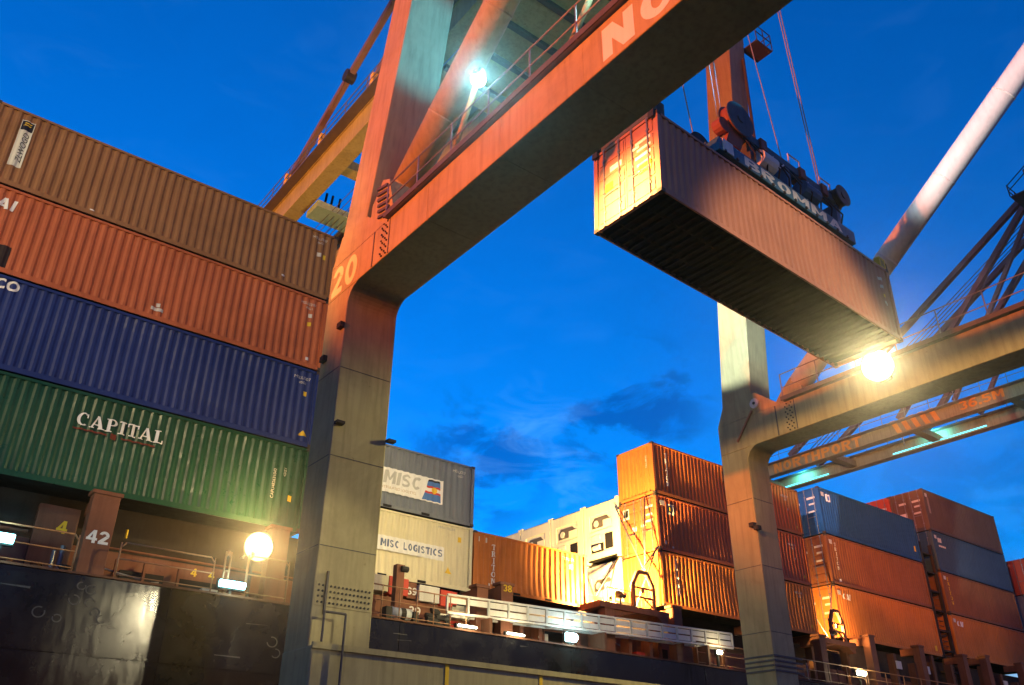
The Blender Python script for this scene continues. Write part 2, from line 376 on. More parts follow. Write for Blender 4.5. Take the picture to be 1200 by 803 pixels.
# ------------------------------------------------------------------ ground, quay, water
def flat(name, x0, x1, y0, y1, z0, z1, mat): return structure(MB().box(x0, x1, y0, y1, z0, z1).build(name, mat))
conc = paint('quay_concrete', (.075, .072, .068), .8, .4, .1, .2, rustcol=(.06, .05, .045))
flat('quay', -600, 900, -700, 23.4, -8, -GZ, conc)
wm = bpy.data.materials.new('harbour_water'); wm.use_nodes = True; t = wm.node_tree; b = t.nodes['Principled BSDF']
b.inputs['Base Color'].default_value = (.008, .02, .025, 1); b.inputs['Roughness'].default_value = .08
wn = t.nodes.new('ShaderNodeTexNoise'); wn.inputs['Scale'].default_value = .8; wn.inputs['Detail'].default_value = 4
wb = t.nodes.new('ShaderNodeBump'); wb.inputs['Strength'].default_value = .3; t.links.new(wn.outputs[0], wb.inputs['Height']); t.links.new(wb.outputs[0], b.inputs['Normal'])
flat('water', -600, 1500, 23.41, 2500, -8, -4.2, wm)
kerb = MB(); kerb.box(-600, 900, 22.9, 23.35, -GZ + .004, -GZ + .25); structure(kerb.build('quay_edge_kerb', paint('kerb_yellow', (.5, .36, .04), .7, .3, .3, .3)))
for y in (19.35, 19.85, -11.85, -11.35): structure(MB().box(-300, 500, y, y + .07, -GZ + .002, -GZ + .03).build('crane_rail', steel))

# ------------------------------------------------------------------ containers
def side_mesh(name, Ln, H, yo, flip):
    m = MB(); xs = [.15] + corr_breaks(.15, Ln - .15) + [Ln - .15]; zs = [.16] + [.16 + (H - .27) * k / 6 for k in range(1, 6)] + [H - .11]
    rg = random.Random(int(Ln * 10) + flip); dents = [(rg.uniform(.5, Ln - .5), rg.uniform(.4, H - .5), rg.uniform(.25, .9), rg.uniform(.012, .05)) for _ in range(int(Ln * 1.3))]
    def dn(x, z): return sum(d * math.exp(-((x - a) ** 2 + (z - b) ** 2) / (2 * r * r)) for a, b, r, d in dents) if .3 < z < H - .3 else 0
    v = []; nz = len(zs)
    for x in xs:
        for z in zs: y = corr(x) + min(.06, dn(x, z)); v.append((x, y if not flip else 2.44 - y, z))
    m.add(v, [(i * nz + k, (i + 1) * nz + k, (i + 1) * nz + k + 1, i * nz + k + 1) for i in range(len(xs) - 1) for k in range(nz - 1)])
    return m
PROTO = {}
def proto(kind, Ln, H):
    key = (kind, Ln, H)
    if key in PROTO: return PROTO[key]
    P = []          # (name, mesh, material role, children)
    def add(name, mb, role='body', kids=()): P.append((name, mb.mesh(name), role, [(k[0], k[1].mesh(k[0]), k[2]) for k in kids]))
    for fl in (0, 1): add('side_panel', side_mesh('side_panel', Ln, H, 0, fl))
    for y in (0, 2.38):
        add('bottom_rail', MB().box(.16, Ln - .16, y + .005, y + .055, .012, .17)); add('top_rail', MB().box(.16, Ln - .16, y + .003, y + .058, H - .115, H - .03))
    for x in (0, Ln - .15):
        for y in (0, 2.29):
            add('corner_post', MB().box(x + .004, x + .146, y + .004, y + .146, .118, H - .118))
            for z in (0, H - .118): add('corner_casting', MB().box(x, x + .162, y, y + .162, z, z + .118), 'casting')
    fl = MB().box(.14, Ln - .14, .06, 2.38, .13, .155)
    if kind.startswith('hang'):
        k = .4
        while k < Ln - .3: fl.box(k, k + .07, .06, 2.38, .02, .129); k += .305
        fl.box(.05, 3.3, .72, .78, .015, .018); fl.box(.05, 3.3, 1.66, 1.72, .015, .018)
    add('floor', fl, 'under')
    rf = MB().box(.1, Ln - .1, .05, 2.39, H - .07, H - .05); k = .5
    while k < Ln - .5: rf.add([(k, .1, H - .049), (k + .1, .1, H - .03), (k + .2, .1, H - .049), (k, 2.34, H - .049), (k + .1, 2.34, H - .03), (k + .2, 2.34, H - .049)], [(0, 1, 4, 3), (1, 2, 5, 4)]); k += .36
    add('roof', rf)
    dark = 'hang' in kind
    def blank(x, s):     # closed end, vertical folds
        m = MB(); ys = []; y = .15
        while y < 2.29: ys += [(y, .02), (y + .11, .02), (y + .15, .065), (y + .2, .065)]; y += .25
        ys = [q for q in ys if q[0] < 2.28] + [(2.29, .02)]
        v = []
        for yy, d in ys: v += [(x + s * d, yy, .15), (x + s * d, yy, H - .12)]
        m.add(v, [(2 * i, 2 * i + 2, 2 * i + 3, 2 * i + 1) for i in range(len(ys) - 1)]); add('end_wall', m)
        a, c = sorted((x + s * .008, x + s * .12))
        add('end_rail', MB().box(a, c, .163, 2.277, .012, .15)); add('end_rail', MB().box(a, c, .163, 2.277, H - .118, H - .03))
    def doors(x, s):
        a, c = sorted((x + s * .006, x + s * .12))
        add('door_sill', MB().box(a, c, .163, 2.277, .012, .14)); add('door_header', MB().box(a, c, .163, 2.277, H - .118, H - .02))
        for k in (0, 1):
            y0 = .155 + k * 1.07; m = MB(); a, c = sorted((x + s * .045, x + s * .085)); z0, z1 = .15, H - .125
            m.box(a, c, y0, y0 + 1.055, z0, z1)
            hz = (z1 - z0) / 5; kids = []
            a2, c2 = sorted((x + s * .02, x + s * .044))
            for q in range(5): m.box(a2, c2, y0 + .06, y0 + .99, z0 + q * hz + .05, z0 + (q + 1) * hz - .06)
            for yy in (.22, .80):
                rb = MB().tube((x - s * .012, y0 + yy, .03), (x - s * .012, y0 + yy, H - .04), .022, 8)
                for zz in (.05, .5, H * .5, H - .5, H - .08): rb.box(*sorted((x - s * .02, x + s * .03)), y0 + yy - .05, y0 + yy + .05, zz - .035, zz + .035)
                kids.append(('lock_rod', rb, 'rod'))
                kids.append(('lock_handle', MB().box(*sorted((x - s * .03, x - s * .012)), y0 + yy - .02 - (.3 if yy > .5 else 0), y0 + yy + (.3 if yy < .5 else .02), 1.05, 1.09), 'rod'))
            add('door', m, 'body', kids)
    if kind.endswith('doors'): doors(0, 1); blank(Ln, -1)
    elif kind.endswith('blank'): blank(0, 1); doors(Ln, -1)
    elif kind == 'reefer':
        m = MB().box(.05, .09, .15, 2.29, .15, H - .12); add('machinery_panel', m)
        # upper fan bay and lower condenser bay are real recesses framed by plates
        zf, zt = H * .54, H - .62
        add('panel_frame', MB().box(.012, .049, .15, 2.29, zt, H - .12).box(.012, .049, .15, .42, .16, zt).box(.012, .049, 2.02, 2.29, .16, zt).box(.012, .049, .42, 2.02, zf - .28, zf - .1).box(.012, .049, .42, 2.02, .16, .42))
        pts = [(.56, zf + .06), (1.86, zf + .06), (1.86, zt - .34), (1.66, zt - .14), (.8, zt - .14), (.56, zt - .36)]
        add('fan_opening', MB().prism(pts, 'X', .030, .047), 'machine'); add('fan_guard', MB().tube((.0, 1.55, zf + .28), (.029, 1.55, zf + .28), .16, 16), 'rod')
        add('fan_box', MB().box(-.005, .029, .48, 1.05, zf - .02, zf + .36), 'body')
        add('control_box', MB().box(-.02, .028, 1.3, 1.9, zf - .55, zf - .3), 'body')
        add('compressor_grille', MB().box(.03, .047, .46, .98, .5, zf - .32), 'dark'); add('compressor_grille', MB().box(.03, .047, 1.1, 1.95, .46, .86), 'dark')
        add('compressor', MB().tube((.0, 1.3, .66), (.0, 1.75, .66), .13, 12), 'rod')
        blank(Ln, -1)
    if Ln < 7:
        for x in (2.0, Ln - 2.4): add('fork_pocket', MB().box(x, x + .36, -.004, .004, .03, .14), 'dark')  # near-black plates paint the shade of the pockets
    else:
        add('nameplate', MB().box(.3, .62, .003, .012, H - .55, H - .3), 'plate') if kind == '40doors' else None
    PROTO[key] = P; return P
cast_m = paint('casting_steel', (.06, .045, .035), .6, .3, .4, .3)
under_m = paint('container_underside', (.012, .011, .010), .8, .3, .2, .2)
hole_m = paint('recess_shade', (.012, .011, .013), .8, .2, 0, .1)  # puts the shade of openings and pockets into a near-black colour
def container(kind, pos, size, col, label, group=None, endcol=None, name='shipping_container', rot=None):
    """pos = near, left, bottom corner; size = length, width, height as they stand"""
    Ln = 6.06 if kind.startswith('20') else 12.19
    H = 2.896
    P = proto(kind, Ln, H)
    e = root(name, label, 'container', pos, group)
    e.scale = (size[0] / Ln, size[1] / 2.44, size[2] / H)
    if rot: e.rotation_euler = rot
    cm = CC[col]
    roles = {'body': cm, 'casting': cast_m if col not in ('reefer', 'cream') else cm, 'under': under_m, 'rod': steel if col != 'reefer' else white_p, 'dark': hole_m, 'plate': white_old, 'machine': paint('reefer_machinery', (.10, .085, .08), .6, .5, .3, .4)}
    def mk(nm, me, role, par):
        if not me.materials: me.materials.append(None)
        o = bpy.data.objects.new(nm, me); C.objects.link(o); o.parent = par
        o.material_slots[0].link = 'OBJECT'; o.material_slots[0].material = roles[role]
        return o
    for nm, me, role, kids in P:
        o = mk(nm, me, role, e)
        for k in kids: mk(*k, o)
    e['_s'] = (size[0] / Ln, size[2] / H); e['_L'] = Ln
    return e
def on_side(e, vf, mat, x, z, name='lettering', proud=.004):
    """x, z in metres from the container's near left bottom corner as it stands; lettering sized in standing metres"""
    sx, sz = e['_s']; V, F = vf
    V = [(a / sx, b / sz, c) for a, b, c in V]
    return place((V, F), name, mat, e, 'Y-', (x / sx, 0, z / sz), local=True, proud=proud, profile=corr)
def sticker(e, x, z, wd, h, mat, name='marking', proud=.003, tri=False):
    pts = [(0, 0, 0), (wd, 0, 0), (wd, h, 0), (0, h, 0)] if not tri else [(0, 0, 0), (wd, 0, 0), (wd / 2, h, 0)]
    return on_side(e, (pts, [tuple(range(len(pts)))]), mat, x, z, name, proud)
def on_end(e, y, z, wd, h, mat, name='marking'):
    sx, sz = e['_s']
    return MB().box(.003, .012, y, y + wd, z / sz, (z + h) / sz).build(name, mat, e, local=True)
def small_marks(e, x, ztop, mat=None, flip=1):
    mat = mat or white_old; v, f = sans('MSLU207', .11); on_side(e, (v, f), mat, x, ztop); v, f = sans('45G1', .09); on_side(e, (v, f), mat, x + .2, ztop - .17)

G = 'containers stacked along the ship side'
ZA = [7.93, 10.86, 13.80, 16.75]; HA = 2.915
XA, LA = -.52, 12.02
cA = []
for k, (col, lab) in enumerate([('green', 'dark green corrugated container lettered CAPITAL, lowest of the left stack'),
                                ('navy', 'navy blue corrugated container in the left stack, above the green one'),
                                ('orange_red', 'orange red corrugated container in the left stack, under the brown one'),
                                ('brown', 'brown corrugated container topping the left stack, with an upright white label')]):
    cA.append(container('40doors' if k < 3 else '40blank', (XA, 26.0, ZA[k]), (LA, 2.42, HA), col, lab, G))
g, nv, orr, br = cA
on_side(g, slab('CAPITAL', .40, 2.5, .1), white, 4.16 - XA, 9.80 - 7.93)
fr = paint('faded_red_print', (.16, .035, .02), .6, bump=0); sticker(g, 4.1 - XA, 1.74, .95, .05, fr, 'print_line'); sticker(g, 5.45 - XA, 1.72, 1.0, .05, fr, 'print_line')
sticker(g, 5.15 - XA, 1.66, .17, .17, fr, 'emblem')
for z, t_ in ((9.9, 'M'),): pass
V, F = sans('CAPU482631042', .10); on_side(g, ([(-y + .1, x, z) for x, y, z in V], F), white_old, 10.3 - XA, .95)
V, F = sans('42G1', .10); on_side(g, ([(-y + .1, x, z) for x, y, z in V], F), white_old, 10.65 - XA, 1.75)
sticker(g, 10.9 - XA, .95, .14, .2, yellow)
for q in range(4): sticker(g, 10.8 - XA + q * .22, HA - .1, .1, .05, yellow, 'yellow_dash')
on_side(nv, sans('co', .34, bold=.012), white, 1.08 - XA, 13.31 - ZA[1])
small_marks(nv, 10.55 - XA, 2.45); sticker(nv, 10.95 - XA, 1.85, .13, .17, yellow); sticker(nv, 10.95 - XA, .38, .34, .2, yellow, tri=True)
on_side(orr, block('CAI', .40, None, .12, .15), white, .05 - XA, 15.92 - ZA[2])
small_marks(orr, 10.4 - XA, 2.5); sticker(orr, 10.75 - XA, 2.0, .13, .16, white_old); sticker(orr, 10.75 - XA, 1.65, .13, .16, yellow); sticker(orr, 10.85 - XA, .28, .12, .12, white)
sticker(orr, 5.4 - XA, .35, .4, .12, white_old); sticker(orr, 5.55 - XA, .5, .12, .14, white_old)
sticker(orr, .45 - XA, .12, .75, .8, paint('tar_patch', (.03, .02, .018), .7), 'repair_patch')
small_marks(br, 10.5 - XA, 2.5); sticker(br, 10.75 - XA, 1.75, .16, .18, white_old); sticker(br, 11.0 - XA, 1.7, .1, .2, yellow); sticker(br, 9.5 - XA, .35, .12, .07, white); sticker(br, 2.9 - XA, .18, .14, .05, white)
on_side(br, ([(0, 0, 0), (.38, 0, 0), (.38, 1.82, 0), (0, 1.82, 0)], [(0, 1, 2, 3)]), paint('label_white', (.62, .62, .52), .5, .2, .05, .2, bump=.03), .33 - XA, .75, 'paper_label', .003)
on_side(br, ([(0, 0, 0), (.34, 0, 0), (.34, .36, 0), (0, .36, 0)], [(0, 1, 2, 3)]), black, .35 - XA, 2.18, 'label_head', .006)
on_side(br, ([(0, 0, 0), (.2, 0, 0), (.24, .04, 0), (.04, .04, 0)], [(0, 1, 2, 3)]), yellow, .39 - XA, 2.36, 'label_stripe', .009)
on_side(br, ([(0, 0, 0), (.2, 0, 0), (.24, .04, 0), (.04, .04, 0)], [(0, 1, 2, 3)]), yellow, .40 - XA, 2.44, 'label_stripe', .009)
V, F = sans('ZLWOGD', .17, shear=.2, bold=.005, width=1.15); on_side(br, ([(.2 - y, x, z) for x, y, z in V], F), blue_p if 0 else black, .45 - XA, .93, 'lettering', .008)

# MISC stack and the short Triton box beside it
m_lo = container('20blank', (13.0, 27.0, 7.26), (6.07, 2.42, 2.47), 'cream', 'cream container with white MISC LOGISTICS banner behind the left crane leg', G)
m_hi = container('20blank', (13.0, 27.0, 9.78), (6.07, 2.42, 2.47), 'slate', 'grey container with white MISC banner stacked on the cream one', G)
on_side(m_hi, ([(0, 0, 0), (3.35, 0, 0), (3.35, .95, 0), (0, .95, 0)], [(0, 1, 2, 3)]), white, 1.25, 10.38 - 9.78, 'banner', .003)
V, F = block('MISC', .50, 1.62, .14, .12)
on_side(m_hi, (V, F), paint('pale_print', (.46, .46, .42), .5, bump=0), 1.95, 10.73 - 9.78, 'lettering', .006)
V, F = sans('INTEGRATED LOGISTICS', .1, width=1.55); on_side(m_hi, (V, F), paint('tan_print', (.45, .33, .2), .6, bump=0), 1.85, 10.52 - 9.78, 'lettering', .006)
def trap(z0, z1):
    f = lambda z: .26 * z / .84
    return [(f(z0), z0, 0), (.86 - f(z0) * .25, z0, 0), (.86 - f(z1) * .25, z1, 0), (f(z1), z1, 0)]
for z0, z1, mt in ((0, .28, blue_p), (.28, .36, red_p), (.5, .58, red_p), (.58, .76, blue_p), (.76, .84, black)):
    on_side(m_hi, (trap(z0, z1), [(0, 1, 2, 3)]), mt, 3.68, 10.43 - 9.78, 'emblem_band', .006)
on_side(m_hi, ([(.13 * math.cos(a * .4189), .13 * math.sin(a * .4189), 0) for a in range(15)], [tuple(range(15))]), yellow, 4.2, 10.86 - 9.78, 'emblem_disc', .009)
small_marks(m_hi, 5.05, 2.05)
on_side(m_lo, ([(0, 0, 0), (3.55, 0, 0), (3.55, .53, 0), (0, .53, 0)], [(0, 1, 2, 3)]), white, 1.25, 8.23 - 7.26, 'banner', .003)
on_side(m_lo, block('MISC LOGISTICS', .27, 2.65, .16), paint('blue_grey_print', (.12, .16, .26), .5, bump=0), 2.05, 8.37 - 7.26, 'lettering', .006)
for z0, mt in ((.08, red_p), (.17, yellow), (.26, red_p), (.35, blue_p)): on_side(m_lo, ([(0, 0, 0), (.34, 0, 0), (.34, .07, 0), (0, .07, 0)], [(0, 1, 2, 3)]), mt, 1.45, 8.23 - 7.26 + z0, 'emblem_band', .006)
sticker(m_lo, 4.85, .55, .3, .26, yellow, 'warning_triangle', tri=True); sticker(m_lo, 5.4, 1.8, .16, .2, yellow)
V, F = sans('MISU1106254', .09); on_side(m_lo, (V, F), paint('grey_outline', (.3, .31, .33)), 4.5, 2.2)
t38 = container('20blank', (19.13, 27.0, 7.44), (5.92, 2.42, 2.24), 'triton', 'short orange container lettered TRITON beside the cream one', G)
on_side(t38, stack_letters('TRITON', .22, .33, .265), white, .82, 9.05 - 7.44)
V, F = sans('TTNU391', .12); on_side(t38, (V, F), white, 4.55, 1.85); sticker(t38, 4.95, 1.5, .2, .2, white); sticker(t38, .75, .2, .1, .1, white); sticker(t38, .25, 1.85, .06, .2, white_old); sticker(t38, .6, 1.85, .06, .2, white_old)
# Triton stack
XT, LT = 28.55, 11.3
tt = []
for z, h, kind, col, lab in ((7.90, 2.42, '40blank', 'triton', 'orange container lettered TRITON, lowest of the stack behind the red lashing frame'),
                             (10.36, 2.58, '40doors', 'maroon', 'maroon container with bar locked doors, middle of the TRITON stack'),
                             (12.98, 2.52, '40blank', 'triton', 'orange container lettered TRITON topping the stack beside the white reefers')):
    tt.append(container(kind, (XT, 26.0, z), (LT, 2.38, h), col, lab, G))
on_side(tt[0], stack_letters('TRITON', .24, .60, .28), white, .75, 9.85 - 7.9); on_side(tt[2], stack_letters('TRITON', .24, .60, .28), white, .65, 14.87 - 12.98)
for ti, e in enumerate(tt):
    small_marks(e, LT - 1.5, 1.9); sticker(e, LT - .5, .35, .12, .14, yellow); sticker(e, LT - 1.1, 1.2, .1, .1, white_old)
sticker(tt[1], .75, 1.75, .42, .5, white_old); sticker(tt[1], .82, 1.82, .28, .34, black, proud=.007); sticker(tt[1], .9, 1.9, .14, .18, yellow, proud=.010); sticker(tt[1], .45, .3, .12, .16, white); sticker(tt[1], .9, .18, .12, .08, white_old)
sticker(tt[2], 5.2, .18, 2.2, 1.05, paint('dark_repair', (.11, .055, .03), .6, .3, .3, .3), 'repair_patch'); sticker(tt[2], 5.0, 1.6, .9, .6, paint('dark_repair', (.11, .055, .03)), 'repair_patch')
on_end(tt[1], 1.8, 1.75, .4, .5, white_old); on_end(tt[1], 1.86, 1.85, .28, .34, black); 
for q, (y, z, a, b_) in enumerate([(.25, 2.0, .55, .1), (.3, 1.65, .4, .09), (.3, 1.35, .5, .1), (.75, 1.2, .3, .1), (1.35, 1.1, .3, .2)]): on_end(tt[1], y, z, a, b_, white_old)
V, F = sans('TRIU8830', .1); e = tt[2]; place(([(-y, x * 1.2, z) for x, y, z in V], F), 'lettering', white_old, e, 'X-', (.018, .42, 1.5), local=True)
# white reefers in the rows behind
rl = ['white reefer box with fan bay, beside the TRITON stack, upper row', 'white reefer box second from the TRITON stack, upper row', 'white reefer box third from the TRITON stack, upper row', 'white reefer box farthest from the TRITON stack, showing only its top']
for k in range(4): container('reefer', (28.5, 28.44 + k * 2.5, 10.55), (LT, 2.43, 2.90), 'reefer', rl[k], 'white reefer boxes', name='refrigerated_container')
container('reefer', (28.5, 28.44, 7.55), (LT, 2.43, 2.90), 'reefer', 'white reefer box in the lower row, behind the lashing rods', 'white reefer boxes', name='refrigerated_container')
container('reefer', (28.5, 30.94, 7.55), (LT, 2.43, 2.90), 'reefer', 'white reefer box in the lower row, mostly hidden by the short TRITON box', 'white reefer boxes', name='refrigerated_container')
# stack B
XB, LB = 43.5, 10.45
bb = []
for z, h, col, lab in ((8.38, 2.82, 'cai_orange', 'orange container with small white CAI mark, lowest of the stack right of the crane leg'),
                       (11.24, 2.80, 'rust_brown', 'rust brown container with upright white lettering under the blue one'),
                       (14.08, 2.76, 'blue', 'blue container topping the stack just right of the crane leg')):
    bb.append(container('40doors', (XB, 27.0, z), (LB, 2.42, h), col, lab, G))
on_side(bb[0], block('CAI', .34, None, .12, .15), white, .75, 2.1); on_side(bb[1], stack_letters('TRITON', .2, .3, .27), white_old, .7, 2.2)
sticker(bb[2], .75, 2.0, .45, .45, white); sticker(bb[2], .87, 2.1, .2, .25, blue_p, proud=.007); sticker(bb[2], LB - .6, .6, .2, .35, yellow); sticker(bb[0], LB - .7, .3, .2, .3, yellow); sticker(bb[1], .75, .2, .15, .15, white)
for e in bb:
    for (y, z, a, b_) in [(.3, 2.1, .55, .12), (.35, 1.75, .4, .1), (1.35, 1.9, .5, .12), (.4, 1.3, .45, .1), (1.4, 1.2, .35, .2)]: on_end(e, y, z, a, b_, white_old)
# stack C
XC, LC = 56.0, 10.0
cz = []
for z, h, col, lab in ((8.62, 2.58, 'cai_orange', 'orange container with CAI mark, lowest of the tall far stack'),
                       (11.24, 2.64, 'rust_brown', 'dull brown container with yellow upright lettering in the far stack'),
                       (13.92, 2.64, 'grey_blue', 'dark grey blue container in the far stack, second from the top'),
                       (16.60, 2.84, 'dark_brown', 'dark brown container topping the far stack, its doors lit orange')):
    cz.append(container('40doors', (XC, 27.0, z), (LC, 2.4, h), col, lab, G))
on_side(cz[0], block('CAI', .34, None, .12, .15), white, .7, 1.9); on_side(cz[1], stack_letters('TRITON', .22, .3, .3), yellow, .6, 2.1)
sticker(cz[2], .6, 1.95, .55, .3, white_old); sticker(cz[2], .7, 1.65, .8, .12, white_old); sticker(cz[3], .45, 1.2, .25, 1.1, paint('dull_print', (.3, .2, .15)))
red_ends = [container('40doors', (XC, 29.45 + k * 2.45, 16.60), (LC, 2.4, 2.84), 'red', lab, G) for k, lab in enumerate(['red container end beside the dark brown top container of the far stack', 'red container end third in the top row of the far stack'])]
container('40doors', (XC, 29.45, 13.92), (LC, 2.4, 2.64), 'red', 'red container under the red one in the far stack, mostly hidden by the blue container', G)
for e in [cz[3]] + red_ends:
    for (y, z, a, b_) in [(.3, 2.0, .6, .14), (.35, 1.65, .45, .12), (1.35, 2.0, .5, .14), (.4, 1.2, .5, .12), (1.4, 1.1, .5, .3)]: on_end(e, y, z, a, b_, white_old)
dk_ = []
for k, (z, col, lab) in enumerate(((9.2, 'dark_brown', 'brown container low at the right edge of the picture'), (11.8, 'slate', 'grey container at the right edge, under the red one'), (14.4, 'red', 'red container cut by the right edge of the picture'))):
    container('40doors', (69.5, 27.0, z), (10, 2.4, 2.56), col, lab, G)
container('40doors', (69.5, 29.45, 14.4), (10, 2.4, 2.56), 'red', 'red container end beside the one cut by the right edge', G)

# ------------------------------------------------------------------ the ship
ship = root('container_ship', 'black hulled container ship moored along the quay', 'ship', (30, 30, -4.0))
hull_m = bpy.data.materials.new('hull_black'); hull_m.use_nodes = True; t = hull_m.node_tree; b = t.nodes['Principled BSDF']
gp = t.nodes.new('ShaderNodeNewGeometry')
h1 = t.nodes.new('ShaderNodeTexNoise'); h1.inputs['Scale'].default_value = .9; h1.inputs['Detail'].default_value = 8; h1.inputs['Roughness'].default_value = .65; t.links.new(gp.outputs['Position'], h1.inputs['Vector'])
h2 = t.nodes.new('ShaderNodeTexNoise'); h2.inputs['Scale'].default_value = 5; h2.inputs['Detail'].default_value = 8; hm = t.nodes.new('ShaderNodeMapping'); hm.inputs['Scale'].default_value = (1.6, 1, .25); t.links.new(gp.outputs['Position'], hm.inputs['Vector']); t.links.new(hm.outputs[0], h2.inputs['Vector'])
cr = t.nodes.new('ShaderNodeValToRGB'); cr.color_ramp.elements[0].color = (.003, .003, .0035, 1); cr.color_ramp.elements[1].color = (.022, .022, .021, 1); cr.color_ramp.elements[0].position = .42; cr.color_ramp.elements[1].position = .78
t.links.new(h1.outputs[0], cr.inputs[0]); t.links.new(cr.outputs[0], b.inputs['Base Color'])
rr = t.nodes.new('ShaderNodeMapRange'); rr.inputs[1].default_value = .3; rr.inputs[2].default_value = .75; rr.inputs[3].default_value = .10; rr.inputs[4].default_value = .24; t.links.new(h2.outputs[0], rr.inputs[0]); t.links.new(rr.outputs[0], b.inputs['Roughness'])
b.inputs['Specular IOR Level'].default_value = .3; hb = t.nodes.new('ShaderNodeBump'); hb.inputs['Strength'].default_value = .10; hb.inputs['Distance'].default_value = .03; t.links.new(h1.outputs[0], hb.inputs['Height']); t.links.new(hb.outputs[0], b.inputs['Normal'])
MB().prism([(-70, 25.05), (78, 25.05), (120, 30), (150, 42), (120, 54), (78, 58), (-70, 58)], 'Z', -9, 5.36).build('hull', hull_m, ship)
rng = random.Random(3)
scuff = paint('scuffed_paint', (.09, .09, .085), .6, .5, .2, .5)
def ring_mark(x, z, r, wd):
    m = MB(); n = 18; a0 = rng.uniform(0, 6)
    k = rng.randint(11, 17); vs = []
    for i in range(k + 1): a = a0 + i / n * 6.283; vs += [(x + r * math.cos(a), 24.988, z + r * .9 * math.sin(a)), (x + (r - wd) * math.cos(a), 24.988, z + (r - wd) * .9 * math.sin(a))]
    m.add(vs, [(2 * i, 2 * i + 2, 2 * i + 3, 2 * i + 1) for i in range(k)]); m.build('scuff_mark', scuff, ship)
for x, z, r in ((5.15, 5.12, .12), (5.4, 5.05, .14), (5.05, 4.75, .15), (5.45, 4.72, .14), (5.62, 4.5, .13), (5.8, 4.35, .12), (4.3, 4.35, .16), (4.75, 4.25, .12), (10.6, 4.3, .17), (10.75, 4.0, .15)): ring_mark(x, z, r, .035)
for q in range(9):
    x = rng.uniform(2, 32); z = rng.uniform(3.5, 5.3); l_ = rng.uniform(.15, .8); MB().add([(x, 24.989, z), (x + l_, 24.989, z + rng.uniform(-.05, .05)), (x + l_, 24.989, z + .03), (x, 24.989, z + .02)], [(0, 1, 2, 3)]).build('scrape_mark', scuff, ship)
xe = [7.47 + 7.4 * k for k in range(-2, 9)]
for i, (x0, x1) in enumerate(zip(xe[:-1], xe[1:])):
    for z0, z1 in ((3.42, 5.40), (1.40, 3.40), (-.65, 1.38), (-2.7, -.67)):
        d = [rng.uniform(0, .03) for _ in range(4)]
        a, b_ = x0 + .012, x1 - .012
        m = MB(); m.add([(a, 25.0 + d[0], z0 + .01), (b_, 25.0 + d[1], z0 + .01), (b_, 25.0 + d[2], z1 - .01), (a, 25.0 + d[3], z1 - .01), (a, 25.048, z0 + .01), (b_, 25.048, z0 + .01), (b_, 25.048, z1 - .01), (a, 25.048, z1 - .01)],
                        [(0, 1, 2, 3), (4, 7, 6, 5), (0, 4, 5, 1), (1, 5, 6, 2), (2, 6, 7, 3), (3, 7, 4, 0)])
        m.build('hull_plate', hull_m, ship, bevel=.006)
MB().box(-20, 78, 24.97, 25.3, 5.402, 5.46).build('sheer_strake_cap', deck_brown, ship)
MB().box(-70, 78, 25.3, 57.9, 5.362, 5.40).build('main_deck', deck_brown, ship)
MB().box(-20, 78, 26.75, 26.85, 5.401, 6.55).build('hatch_coaming', deck_red, ship)
MB().box(-20, 78, 27.6, 27.7, 5.401, 8.2).build('inner_bulkhead', gap_shade, ship)  # its near-black colour carries the shade above the coaming
MB().box(-20, 78, 26.86, 27.59, 6.5, 6.56).build('coaming_top', deck_brown, ship)
# hatch covers under the inner rows
for x0, x1, z in ((-.5, 11.5, 7.85), (13, 25, 7.2), (28.5, 39.8, 7.5), (43.5, 54, 8.3), (56, 66, 8.5)): MB().box(x0, x1, 28.6, 57, 6.6, z).build('hatch_cover', gap_shade, ship)
def pillar(x, w_, zt, num=None, mat=None, y0=25.55, d=.42, side=0):
    m = MB().box(x, x + w_, y0, y0 + d, 5.405, zt - .12); m.box(x - .06, x + w_ + .06, y0 - .03, y0 + d + .05, zt - .119, zt - .01)
    m.box(x + .1, x + w_ - .1, y0 + d + .001, y0 + d + .8, zt - .5, zt - .13)
    o = m.build('container_pillar', mat or deck_red, ship, bevel=.012)
    if num: place(block(num, .36), 'number_sign', white, o, 'Y-', (x + .06 + side, y0, 6.40))
    return o
pillar(5.02, .72, 7.9, '42'); pillar(10.35, .6, 7.9); pillar(-.3, .6, 7.9)
for x, zt in ((13.1, 7.23), (18.3, 7.23), (24.6, 7.4), (28.65, 7.87), (34.0, 7.87), (39.1, 7.87), (43.6, 8.35), (48.5, 8.35), (53.3, 8.35), (56.1, 8.59), (60.8, 8.59), (65.3, 8.59), (69.6, 9.1), (74.5, 9.1)):
    pillar(x, .5, zt, None)
# numbered beam ends
o = pillar(19.35, .55, 7.46, None, y0=25.5); place(block('38', .25), 'number_sign', yellow, o, 'Y-', (19.42, 25.47, 7.10))
